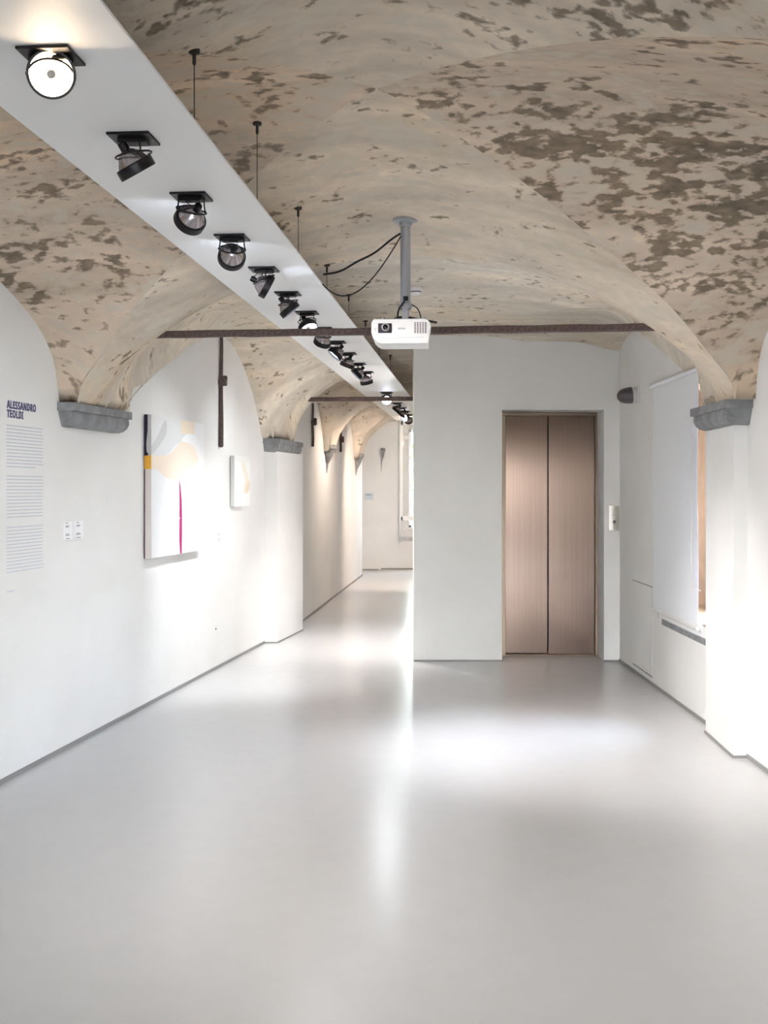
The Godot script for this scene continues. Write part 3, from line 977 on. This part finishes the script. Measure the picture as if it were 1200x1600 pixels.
# ------------------------------------------------------------------ projector
func build_projector() -> void:
	var z := 6.2
	var x := 0.112
	var top := vault(x, z)
	var p := thing("ceiling_projector", "white ceiling projector on a grey pole in front of the tie rod", "projector", P(x, 2.20, z))
	p.rotation.y = -0.035
	# body: rounded lower edge, chamfered corners
	var g := Geo.new()
	var w := 0.153
	var prof := [Vector2(-w, 0.108), Vector2(-w, 0.055), Vector2(-w + 0.010, 0.028), Vector2(-w + 0.030, 0.008), Vector2(-w + 0.048, 0.0), Vector2(w - 0.012, 0.0), Vector2(w - 0.008, 0.06), Vector2(w, 0.085), Vector2(w - 0.004, 0.108), Vector2(w - 0.018, 0.122), Vector2(w - 0.03, 0.126), Vector2(-w + 0.012, 0.126)]
	var shift := Vector3(-0.02, 0, 0)
	var front := []
	for q in prof: front.append(Vector3(q.x, q.y, 0.12) + shift)
	g.prism(front, Vector3(0, 0, -0.24))
	var fr2 := []
	for q in prof: fr2.append(Vector3(q.x * 0.985, 0.063 + (q.y - 0.063) * 0.97, 0.124) + shift)
	for k in prof.size():
		var l := (k + 1) % prof.size()
		g.quad(front[k], front[l], fr2[l], fr2[k], Vector3(prof[k].x, prof[k].y - 0.063, 0.1))
	for k in prof.size(): g.tri(Vector3(-0.02, 0.063, 0.124), fr2[k], fr2[(k + 1) % prof.size()], Vector3(0, 0, 1))
	obj("body", g, M.plastic, p)
	g = Geo.new()
	g.box(Vector3(-0.103, 0.079, 0.1245), Vector3(0.070, 0.050, 0.004), 0.0015)
	var lens := obj("lens_recess", g, M.lens_dark, p)
	var lx := Transform3D(Basis(Vector3.RIGHT, PI / 2), Vector3(-0.100, 0.083, 0.126))
	g = Geo.new()
	g.lathe([Vector2(0.0, 0.001), Vector2(0.020, 0.001), Vector2(0.020, 0.012), Vector2(0.015, 0.014), Vector2(0.013, 0.006)], 28, lx)
	obj("lens_ring", g, M.grey_plastic, lens)
	g = Geo.new()
	g.lathe([Vector2(0.013, 0.005), Vector2(0.009, 0.009), Vector2(0.0, 0.011)].map(func(q): return q), 24, lx)
	obj("lens", g, M.lens_glass, lens)
	g = Geo.new()
	for i in 5:
		for j in 8: g.box(Vector3(0.052 + i * 0.0135, 0.106 - j * 0.0072, 0.1245), Vector3(0.0075 if i < 4 else 0.009, 0.0045, 0.002))
	obj("vent_grille", g, M.vent, p).set_meta("kind", "stuff")
	g = Geo.new()
	g.box(Vector3(-0.02, 0.0315, 0.1243), Vector3(0.235, 0.0012, 0.001)); g.box(Vector3(-0.148, 0.124, 0.05), Vector3(0.026, 0.008, 0.06), 0.002)
	obj("seam", g, M.grey_plastic, p)
	var tm := TextMesh.new()
	var f := SystemFont.new()
	f.font_names = PackedStringArray(["Droid Sans"])
	f.font_weight = 700
	tm.font = f
	tm.text = "EPSON"
	tm.font_size = 32
	tm.pixel_size = 0.00036
	tm.depth = 0.0006
	var lt := MeshInstance3D.new()
	lt.name = "lettering"
	lt.mesh = tm
	lt.material_override = M.print_grey
	p.add_child(lt)
	lt.position = Vector3(-0.018, 0.0765, 0.1245)
	g = Geo.new()
	for s in [0.0, 1.0, 2.0]: g.box(Vector3(-0.157 + s * 0.005, 0.078, 0.1243), Vector3(0.004, 0.0025, 0.001))
	g.box(Vector3(-0.152, 0.069, 0.1243), Vector3(0.006, 0.004, 0.001))
	obj("small_print", g, M.print_grey, p)
	# bracket on top
	g = Geo.new()
	for s in [-1.0, 1.0]:
		g.tube([Vector3(0.0, 0.142, -0.01), Vector3(0.11 * s - 0.01, 0.137, 0.05)], 0.005, 6); g.tube([Vector3(0.0, 0.142, -0.01), Vector3(0.10 * s - 0.01, 0.137, -0.07)], 0.005, 6)
		for e in [0.05, -0.07]: g.lathe([Vector2(0.0, 0.148), Vector2(0.007, 0.147), Vector2(0.007, 0.120)], 10, Transform3D(Basis.IDENTITY, Vector3(0.105 * s - 0.01, 0, e)))
	obj("mount_bracket", g, M.pole, p)
	var h := top - 2.20
	g = Geo.new()
	g.box(Vector3(0.0, 0.172, -0.01), Vector3(0.036, 0.066, 0.036), 0.004)
	g.lathe([Vector2(0.030, 0.196), Vector2(0.034, 0.202), Vector2(0.034, 0.222), Vector2(0.030, 0.226)], 24, Transform3D(Basis.IDENTITY, Vector3(0, 0, -0.01)))
	for s in [-1.0, 1.0]: g.box(Vector3(0.034 * s, 0.212, 0.0), Vector3(0.014, 0.012, 0.012), 0.002)
	obj("swivel_joint", g, M.pole, p)
	g = Geo.new()
	g.lathe([Vector2(0.027, 0.20), Vector2(0.027, h + 0.03)], 28, Transform3D(Basis.IDENTITY, Vector3(0, 0, -0.01)))
	obj("pole", g, M.pole, p)
	g = Geo.new()
	g.lathe([Vector2(0.027, h - 0.035), Vector2(0.033, h - 0.03), Vector2(0.033, h - 0.012), Vector2(0.066, h - 0.008), Vector2(0.068, h - 0.003), Vector2(0.068, h + 0.03)], 32, Transform3D(Basis.IDENTITY, Vector3(0, 0, -0.01)))
	obj("ceiling_flange", g, M.pole, p)
	var cab := func(pts: Array, r: float) -> void:
		var cu := Curve3D.new()
		for k in pts.size():
			var t: Vector3 = (pts[mini(k + 1, pts.size() - 1)] - pts[maxi(k - 1, 0)]) / 6.0
			cu.add_point(pts[k], -t, t)
		cu.bake_interval = 0.012
		var line := []
		for q in cu.get_baked_points(): line.append(q)
		var gg := Geo.new()
		gg.tube(line, r, 7)
		obj("cable", gg, M.black_rubber, p)
	cab.call([Vector3(0.004, 0.252, 0.02), Vector3(-0.01, 0.225, 0.03), Vector3(-0.036, 0.185, 0.02), Vector3(-0.042, 0.132, 0.0)], 0.005)
	cab.call([Vector3(0.026, 0.222, 0.0), Vector3(0.06, 0.20, 0.01), Vector3(0.078, 0.165, 0.0), Vector3(0.082, 0.13, 0.0)], 0.003)
	cab.call([Vector3(-0.085, 0.13, -0.05), Vector3(-0.05, 0.155, -0.05), Vector3(0.0, 0.16, -0.05), Vector3(0.07, 0.15, -0.06), Vector3(0.165, 0.138, -0.10)], 0.006)
	g = Geo.new()
	g.box(Vector3(0.002, 0.248, 0.022), Vector3(0.026, 0.022, 0.018), 0.003)
	obj("cable_clip", g, M.black_rubber, p)
	# the two feed cables swag from the pole to the hanging panel
	var root := thing("feed_cable", "thicker black cable swagged from the projector pole to the light panel", "cable", P(x - 0.02, 2.79, z), "black cables of the projector")
	var root2 := thing("feed_cable", "thinner black cable hanging in a deeper loop below the thicker one", "cable", P(x - 0.02, 2.78, z), "black cables of the projector")
	var n := 0
	for rr in [root, root2]:
		var g2 := Geo.new()
		var pts := []
		var ends: Array = [[P(0.085, 2.79, 6.2), P(-0.31, 2.545, 6.05), 0.028, 0.0055], [P(0.09, 2.78, 6.2), P(-0.34, 2.535, 6.05), 0.175, 0.0035]][n]
		for k in 31:
			var fk := k / 30.0
			var q: Vector3 = ends[0].lerp(ends[1], fk)
			q.y -= 4.0 * ends[2] * fk * (1.0 - fk) * (1.0 + 0.5 * (fk - 0.5))
			q.y += 0.004 * sin(fk * 14.0) * (1.0 if n == 0 else 0.0)
			pts.append(q - rr.position)
		g2.tube(pts, ends[3], 7)
		obj("cord", g2, M.black_rubber, rr)
		n += 1
	# smoke detector on the vault behind the pole
	var sx := 0.205
	var sz := 7.75
	var sd := thing("smoke_detector", "round white smoke detector on the vault behind the projector pole", "smoke detector", P(sx, vault(sx, sz) - 0.045, sz))
	g = Geo.new()
	g.lathe([Vector2(0.0, 0.0), Vector2(0.026, 0.001), Vector2(0.034, 0.008), Vector2(0.036, 0.016)], 24, Transform3D.IDENTITY)
	obj("sensor_cap", g, M.plastic, sd)
	g = Geo.new()
	g.lathe([Vector2(0.036, 0.016), Vector2(0.040, 0.022)], 24, Transform3D.IDENTITY)
	obj("slot", g, M.vent, sd)
	g = Geo.new()
	g.lathe([Vector2(0.040, 0.022), Vector2(0.050, 0.026), Vector2(0.052, 0.07)], 24, Transform3D.IDENTITY)
	obj("base", g, M.plastic, sd)

# ------------------------------------------------------------------ left wall
func wall_frame(z: float, y: float) -> Transform3D:
	# at the left wall's face: x along the wall away from the camera, y up, z out into the room
	var a := Vector2(LEFT[1].y, -LEFT[1].x)
	var b := Vector2(LEFT[2].y, -LEFT[2].x)
	var d := (b - a).normalized()
	var xa := Vector3(d.x, 0, d.y)
	return Transform3D(Basis(xa, Vector3.UP, xa.cross(Vector3.UP)), P(along(LEFT, z), y, z))

func inside(p: Vector2, poly: PackedVector2Array) -> bool:
	return Geometry2D.is_point_in_polygon(p, poly)

func curvy(pts: Array) -> PackedVector2Array:
	var c := Curve2D.new()
	var m := pts.size()
	for k in m + 1:
		var t: Vector2 = (pts[(k + 1) % m] - pts[(k + m - 1) % m]) / 6.0
		c.add_point(pts[k % m], -t, t)
	c.bake_interval = 0.02
	return c.get_baked_points()

func picture(w: int, h: int, ground: Color, shapes: Array) -> ImageTexture:
	var im := Image.create(w, h, false, Image.FORMAT_RGB8)
	im.fill(ground)
	var weave := noise(71, 0.25, 2)
	for s in shapes:
		var poly: PackedVector2Array = s[1]
		var lo := Vector2(9, 9)
		var hi := Vector2(-9, -9)
		for p in poly:
			lo = lo.min(p); hi = hi.max(p)
		for j in range(maxi(0, int(lo.y * h)), mini(h, int(hi.y * h) + 1)):
			for i in range(maxi(0, int(lo.x * w)), mini(w, int(hi.x * w) + 1)):
				if inside(Vector2((i + 0.5) / w, (j + 0.5) / h), poly): im.set_pixel(i, j, s[0])
	for j in h:
		for i in w:
			var c := im.get_pixel(i, j)
			var e := 1.0 + weave.get_noise_2d(i, j) * 0.03
			im.set_pixel(i, j, Color(c.r * e, c.g * e, c.b * e))
	return ImageTexture.create_from_image(im)

func canvas(label: String, near_z: float, length: float, y0: float, y1: float, d: float, face: Texture2D, edge: Texture2D) -> void:
	var xf := wall_frame(near_z, y0)
	var root := Node3D.new()
	root.name = numbered("canvas_painting")
	add_child(root)
	root.transform = xf
	tag(root, label, "painting", "paintings on the long white wall")
	var h := y1 - y0
	var g := Geo.new()
	var d0 := 0.006
	g.uvquad(Vector3(0, h, d), Vector3(length, h, d), Vector3(length, 0, d), Vector3(0, 0, d), Vector3(0, 0, 1))
	var fm := mat(Color.WHITE, 0.85)
	fm.albedo_texture = face
	obj("painted_front", g, fm, root)
	g = Geo.new()
	g.uvquad(Vector3(0, h, d0), Vector3(0, h, d), Vector3(0, 0, d), Vector3(0, 0, d0), Vector3(-1, 0, 0))
	var em := mat(Color.WHITE, 0.85)
	em.albedo_texture = edge
	obj("painted_side", g, em, root)
	g = Geo.new()
	g.quad(Vector3(0, h, d0), Vector3(length, h, d0), Vector3(length, h, d), Vector3(0, h, d), Vector3.UP)
	g.quad(Vector3(0, 0, d0), Vector3(length, 0, d0), Vector3(length, 0, d), Vector3(0, 0, d), Vector3.DOWN)
	g.quad(Vector3(length, 0, d0), Vector3(length, h, d0), Vector3(length, h, d), Vector3(length, 0, d), Vector3.RIGHT)
	g.quad(Vector3(0, 0, d0), Vector3(length, 0, d0), Vector3(length, h, d0), Vector3(0, h, d0), Vector3(0, 0, -1))
	g.box(Vector3(length * 0.5, h * 0.8, 0.003), Vector3(length * 0.7, 0.04, 0.006))
	obj("stretcher", g, M.paper, root)

func build_left_wall_things() -> void:
	# wall text
	var xf := wall_frame(5.90, 1.90)
	var t := Node3D.new()
	t.name = "wall_text"
	add_child(t)
	t.transform = xf
	tag(t, "exhibition text on the white wall, violet title over grey paragraphs", "wall text")
	var font := SystemFont.new()
	font.font_names = PackedStringArray(["Droid Sans"])
	font.font_weight = 700
	var bold := FontVariation.new()
	bold.base_font = font
	bold.variation_embolden = 0.6
	var row := 0
	for line in ["ALESSANDRO", "TEOLDI"]:
		var tm := TextMesh.new()
		tm.font = bold
		tm.text = line
		tm.font_size = 64
		tm.pixel_size = 0.00082
		tm.depth = 0.001
		tm.horizontal_alignment = HORIZONTAL_ALIGNMENT_LEFT
		tm.vertical_alignment = VERTICAL_ALIGNMENT_TOP
		var mi := MeshInstance3D.new()
		mi.name = "title_line"
		mi.mesh = tm
		mi.material_override = M.violet
		t.add_child(mi, true)
		mi.position = Vector3(0.0, 0.006 - row * 0.046, 0.001)
		row += 1
	var rng := RandomNumberGenerator.new()
	rng.seed = 5
	for para in [[-0.128, 13, 0.0172, 0.43], [-0.382, 13, 0.0172, 0.43], [-0.640, 14, 0.0172, 0.43], [-0.96, 1, 0.017, 0.13]]:
		var g := Geo.new()
		for r in para[1]:
			var x := 0.0
			var stop: float = para[3] - (rng.randf() * 0.02 if r < para[1] - 1 else rng.randf() * 0.12)
			while x < stop:
				var wl := minf(rng.randf_range(0.008, 0.045), stop - x)
				g.box(Vector3(x + wl * 0.5, para[0] - r * para[2], 0.0008), Vector3(wl, 0.0042, 0.0012))
				x += wl + 0.004
		obj("paragraph", g, M.text_grey, t).set_meta("kind", "stuff")
	# caption cards
	for c in [[6.585, 0.105, "caption card on the white wall under the corbel, nearer the wall text"], [6.735, 0.115, "caption card on the white wall under the stone corbel, nearer the large painting"], [9.60, 0.10, "pale caption card low between the large and the small painting"]]:
		var far: bool = c[0] > 8.0
		var cx := wall_frame(c[0], 1.165 if not far else 1.02)
		var card := Node3D.new()
		card.name = numbered("caption_card")
		add_child(card)
		card.transform = cx
		tag(card, c[2], "caption card", "caption cards")
		var hh := 0.108 if not far else 0.09
		var g := Geo.new()
		g.box(Vector3(c[1] * 0.5, hh * 0.5, 0.0035), Vector3(c[1], hh, 0.007), 0.0008)
		obj("card", g, M.paper, card)
		g = Geo.new()
		for k in [[0.90, 0.4], [0.76, 0.6], [0.70, 0.5], [0.33, 0.55], [0.27, 0.7], [0.10, 0.7]]:
			g.box(Vector3(0.012 + c[1] * 0.4 * k[1], hh * k[0], 0.0072), Vector3(c[1] * 0.8 * k[1], 0.0035, 0.0008))
		obj("print", g, M.ink, card).set_meta("kind", "stuff")
	# large painting
	var ground := Color(0.955, 0.955, 0.955)
	var shapes := [
		[Color(0.90, 0.90, 0.895), curvy([Vector2(-0.05, -0.05), Vector2(0.62, -0.05), Vector2(0.60, 0.12), Vector2(0.44, 0.19), Vector2(0.25, 0.27), Vector2(-0.05, 0.29)])],
		[Color(0.83, 0.83, 0.825), curvy([Vector2(0.24, 0.02), Vector2(0.26, 0.12), Vector2(0.12, 0.22), Vector2(0.0, 0.28), Vector2(-0.02, 0.24), Vector2(0.10, 0.15)])],
		[Color(0.965, 0.955, 0.935), PackedVector2Array([Vector2(0.52, 0.44), Vector2(1.05, 0.2), Vector2(1.05, 1.05), Vector2(0.53, 1.05)])],
		[Color(0.945, 0.885, 0.80), PackedVector2Array([Vector2(0.52, -0.02), Vector2(0.80, -0.02), Vector2(0.80, 0.095), Vector2(0.52, 0.10)])],
		[Color(0.965, 0.905, 0.835), curvy([Vector2(-0.05, 0.285), Vector2(0.14, 0.285), Vector2(0.34, 0.255), Vector2(0.52, 0.165), Vector2(0.66, 0.14), Vector2(0.82, 0.18), Vector2(0.90, 0.28), Vector2(0.70, 0.36), Vector2(0.56, 0.42), Vector2(0.42, 0.45), Vector2(0.25, 0.435), Vector2(0.10, 0.385), Vector2(-0.05, 0.375)])],
		[Color(0.975, 0.97, 0.965), curvy([Vector2(0.54, 0.155), Vector2(0.66, 0.10), Vector2(0.84, 0.11), Vector2(0.93, 0.22), Vector2(0.90, 0.29), Vector2(0.80, 0.20), Vector2(0.66, 0.165)])],
		[Color(0.66, 0.13, 0.42), PackedVector2Array([Vector2(0.497, 0.445), Vector2(0.520, 0.49), Vector2(0.545, 0.60), Vector2(0.552, 0.72), Vector2(0.552, 0.85), Vector2(0.545, 1.01), Vector2(0.515, 1.01), Vector2(0.498, 0.90), Vector2(0.500, 0.745), Vector2(0.516, 0.735), Vector2(0.500, 0.725), Vector2(0.502, 0.6)])],
	]
	var face := picture(600, 480, ground, shapes)
	var full := func(a: float, b: float, c: float, d: float) -> PackedVector2Array: return PackedVector2Array([Vector2(a, b), Vector2(c, b), Vector2(c, d), Vector2(a, d)])
	var edge := picture(48, 480, Color(0.84, 0.80, 0.785), [
		[Color(0.74, 0.735, 0.73), full.call(0.0, -0.1, 1.1, 0.285)],
		[Color(0.12, 0.10, 0.20), PackedVector2Array([Vector2(-0.1, -0.1), Vector2(0.52, -0.1), Vector2(0.5, 0.1), Vector2(0.3, 0.2), Vector2(0.35, 0.26), Vector2(0.62, 0.275), Vector2(0.4, 0.288), Vector2(-0.1, 0.288)])],
		[Color(0.90, 0.67, 0.24), full.call(-0.1, 0.285, 1.1, 0.38)],
		[Color(0.20, 0.18, 0.22), full.call(-0.1, 0.38, 0.12, 1.1)]])
	canvas("large abstract canvas with a peach band and a magenta blade", 7.87, 1.20, 0.992, 1.95, 0.055, face, edge)
	var face2 := picture(300, 240, Color(0.955, 0.95, 0.94), [
		[Color(0.93, 0.925, 0.91), PackedVector2Array([Vector2(0.0, 0.0), Vector2(1.0, 0.0), Vector2(1.0, 0.1), Vector2(0.0, 0.12)])],
		[Color(0.945, 0.915, 0.87), curvy([Vector2(0.42, 0.15), Vector2(0.62, 0.10), Vector2(0.80, 0.3), Vector2(0.98, 0.55), Vector2(0.80, 0.72), Vector2(0.60, 0.68), Vector2(0.66, 0.45)])],
		[Color(0.93, 0.88, 0.80), curvy([Vector2(0.72, 0.58), Vector2(0.96, 0.48), Vector2(0.98, 0.64), Vector2(0.80, 0.74), Vector2(0.62, 0.72)])]])
	var edge2 := picture(24, 240, Color(0.85, 0.845, 0.84), [])
	canvas("small pale cream canvas hanging beyond the rusty anchor", 9.98, 0.52, 1.307, 1.737, 0.04, face2, edge2)
	# socket low on the wall
	var sx := wall_frame(9.55, 0.33)
	var so := Node3D.new()
	so.name = "wall_socket"
	add_child(so)
	so.transform = sx
	tag(so, "small white wall socket near the floor below the caption card", "socket")
	var g := Geo.new()
	g.box(Vector3(0, 0.0, 0.004), Vector3(0.11, 0.075, 0.008), 0.002)
	obj("cover", g, M.wall, so)
	g = Geo.new()
	g.box(Vector3(-0.01, -0.002, 0.0082), Vector3(0.03, 0.012, 0.002))
	obj("slot", g, M.vent, so)

# ------------------------------------------------------------------ right wall
func build_right_wall_things() -> void:
	# window recess with wooden lining and a stone sill
	var win := Node3D.new()
	win.name = "window_1"
	add_child(win)
	win.position = P(2.0, 0.52, 7.85)
	struct(win, "window recess with a wooden lining behind the white blind", "window")
	var o := win.position
	var g := Geo.new()
	for z in [7.16, 7.85, 8.54]: g.box(P(2.40, 1.36, z) - o, Vector3(0.06, 1.66, 0.07), 0.004)
	for y in [0.56, 2.16]: g.box(P(2.40, y, 7.85) - o, Vector3(0.06, 0.07, 1.44), 0.004)
	obj("casement", g, M.wood, win)
	g = Geo.new()
	g.box(P(2.43, 1.36, 8.20) - o, Vector3(0.02, 1.60, 0.66), 0.003)  # added board, unseen behind the blind: halves the daylight on the lining
	obj("added_shutter", g, M.wood, win)
	g = Geo.new()
	g.box(P(2.40, 1.36, 7.85) - o, Vector3(0.006, 1.6, 1.4))
	obj("pane", g, M.glass, win)
	g = Geo.new()
	g.box(P(2.20, 1.36, 7.11) - o, Vector3(0.42, 1.68, 0.02)); g.box(P(2.20, 1.36, 8.59) - o, Vector3(0.42, 1.68, 0.02)); g.box(P(2.20, 2.19, 7.85) - o, Vector3(0.42, 0.02, 1.46)); g.box(P(2.20, 0.606, 7.85) - o, Vector3(0.42, 0.016, 1.46))
	obj("lining", g, M.wood, win)
	g = Geo.new()
	g.box(P(2.02, 0.505, 7.79) - o, Vector3(0.07, 0.045, 1.36), 0.006)
	obj("sill", g, M.stone, win)
	var b := thing("roller_blind", "white roller blind drawn down over the window", "blind", P(1.965, 0.56, 8.05))
	var bo := b.position
	g = Geo.new()
	var rows := 16
	for k in rows:                                         # a cloth with a slight sway
		var y0 := 0.585 + (2.19 - 0.585) * k / rows
		var y1 := 0.585 + (2.19 - 0.585) * (k + 1) / rows
		var s0 := 0.004 * sin(k * 0.5)
		var s1 := 0.004 * sin((k + 1) * 0.5)
		g.quad(P(1.966 + s0, y0, 7.425) - bo, P(1.966 + s0, y0, 8.66) - bo, P(1.966 + s1, y1, 8.66) - bo, P(1.966 + s1, y1, 7.425) - bo, Vector3(-1, 0, 0))
		g.quad(P(1.969 + s0, y0, 7.425) - bo, P(1.969 + s0, y0, 8.66) - bo, P(1.969 + s1, y1, 8.66) - bo, P(1.969 + s1, y1, 7.425) - bo, Vector3(1, 0, 0))
	obj("cloth", g, M.blind, b)
	g = Geo.new()
	g.tube([P(1.966, 0.578, 7.41) - bo, P(1.966, 0.578, 8.67) - bo], 0.013, 10)
	obj("bottom_bar", g, M.plastic, b)
	g = Geo.new()
	g.tube([P(1.962, 2.205, 7.38) - bo, P(1.962, 2.205, 8.70) - bo], 0.016, 12)
	obj("roller", g, M.blind, b)
	g = Geo.new()
	var ch := []
	for k in 25:
		var f := k / 24.0
		ch.append(P(1.952, lerpf(1.9, 0.83, minf(f * 1.15, 1.0)) - 0.03 * maxf(0.0, f - 0.85), 7.52 - 0.22 * pow(maxf(0.0, f - 0.82) / 0.18, 1.3) + 0.01 * sin(f * 3.0)) - bo)
	g.tube(ch, 0.0028, 5)
	obj("pull_cord", g, M.plastic, b)
	# security camera
	var c := thing("security_camera", "dark dome camera on a white plate high beside the lift", "camera", P(1.99, 2.195, 9.28))
	g = Geo.new()
	g.box(Vector3(-0.006, 0, 0), Vector3(0.012, 0.13, 0.13), 0.003)
	g.lathe([Vector2(0.0, 0.052), Vector2(0.052, 0.052), Vector2(0.056, 0.045), Vector2(0.056, 0.0)], 28, Transform3D(basis_y(Vector3.LEFT), Vector3.ZERO))
	obj("base_plate", g, M.plastic, c)
	g = Geo.new()
	var prof := []
	prof.append(Vector2(0.0, 0.165))
	for k in 9:
		var a := (k + 1) / 9.0
		prof.append(Vector2(0.060 * sin(a * PI * 0.5) + 0.002, 0.085 + 0.08 * cos(a * PI * 0.5)))
	prof.append(Vector2(0.064, 0.078)); prof.append(Vector2(0.066, 0.050)); prof.append(Vector2(0.0, 0.050))
	g.lathe(prof, 32, Transform3D(basis_y(Vector3(-1, -0.10, 0.0)), Vector3.ZERO))
	var hd := obj("dome", g, M.camera_grey, c)
	g = Geo.new()
	g.lathe([Vector2(0.0, 0.006), Vector2(0.014, 0.004), Vector2(0.017, -0.01)], 20, Transform3D(basis_y(Vector3(-0.8, -0.35, 0.5)), Vector3(-0.128, -0.038, 0.032)))
	obj("eye", g, M.lens_glass, hd)
	g = Geo.new()
	g.tube([Vector3(-0.085, -0.055, 0.03), Vector3(-0.078, -0.035, 0.055), Vector3(-0.086, -0.062, 0.01)], 0.006, 6)
	obj("rim", g, M.black, hd)

# ------------------------------------------------------------------ far end
func build_far_end() -> void:
	var win := Node3D.new()
	win.name = "window_2"
	add_child(win)
	win.position = P(0.9, 0.75, 21.6)
	struct(win, "tall far window with its sash standing open and greenery outside", "window")
	var o := win.position
	var g := Geo.new()
	for x in [0.475, 0.825]: g.box(P(x, 1.65, 21.66) - o, Vector3(0.05, 1.8, 0.06), 0.004)
	for y in [0.775, 2.525]: g.box(P(0.65, y, 21.66) - o, Vector3(0.40, 0.05, 0.06), 0.004)
	obj("frame", g, M.sash, win)
	var s := Node3D.new()
	s.name = "window_3"
	add_child(s)
	s.position = P(0.30, 0.9, 20.5)
	struct(s, "open white window sash at the corridor's end", "window")
	o = s.position
	g = Geo.new()
	g.box(P(0.305, 1.78, 20.5) - o, Vector3(0.045, 1.74, 0.04), 0.003); g.box(P(0.98, 1.78, 20.5) - o, Vector3(0.045, 1.74, 0.04), 0.003)
	for y in [0.95, 2.60]: g.box(P(0.64, y, 20.5) - o, Vector3(0.70, 0.07, 0.04), 0.003)
	obj("sash_frame", g, M.sash, s)
	g = Geo.new()
	g.box(P(0.277, 1.66, 20.5) - o, Vector3(0.012, 1.98, 0.045), 0.002)
	obj("edge_strip", g, M.sash, s)
	g = Geo.new()
	g.box(P(0.64, 1.77, 20.5) - o, Vector3(0.64, 1.62, 0.006))
	obj("pane", g, M.glass, s)
	# small sign in the passage
	var sg := thing("door_sign", "tiny pale blue sign on the recess wall by the end opening", "sign", P(-0.30, 1.27, 21.345))
	g = Geo.new()
	g.box(Vector3(0.03, 0.06, 0), Vector3(0.16, 0.12, 0.006), 0.001)
	obj("plate", g, mat(Color(0.80, 0.85, 0.88), 0.6), sg)
	g = Geo.new()
	g.box(Vector3(0.02, 0.085, 0.004), Vector3(0.10, 0.012, 0.002))
	obj("print", g, M.ink, sg)
	# planting outside the far window
	g = Geo.new()
	g.box(P(0.9, -0.2, 26.4), Vector3(12, 0.2, 8.8))
	struct(obj("ground", g, M.paving), "paved ground outside the far window", "ground")
	var sh := thing("garden_shrub", "leafy green shrub outside the far window", "shrub", P(0.75, -0.1, 23.4))
	g = Geo.new()
	g.tube([Vector3.ZERO, Vector3(0.03, 0.8, 0), Vector3(-0.04, 1.7, 0.05), Vector3(0.02, 2.6, 0)], 0.035, 7, 0.01)
	obj("stem", g, M.bark, sh)
	var rng := RandomNumberGenerator.new()
	rng.seed = 31
	g = Geo.new()
	for k in 2600:
		var y := rng.randf_range(0.25, 2.75)
		var r := (0.75 - 0.55 * y / 2.75) * sqrt(rng.randf())
		var an := rng.randf() * TAU
		var c := Vector3(cos(an) * r, y, sin(an) * r)
		var d := Vector3(rng.randf_range(-1, 1), rng.randf_range(-0.6, 0.6), rng.randf_range(-1, 1)).normalized()
		var w := d.cross(Vector3(rng.randf_range(-1, 1), 1, rng.randf_range(-1, 1))).normalized() * 0.035
		var l := d * 0.09
		g.quad(c, c + l * 0.5 + w, c + l, c + l * 0.5 - w, d.cross(w))
	var lf := obj("foliage", g, M.leaf, sh)
	lf.set_meta("kind", "stuff")
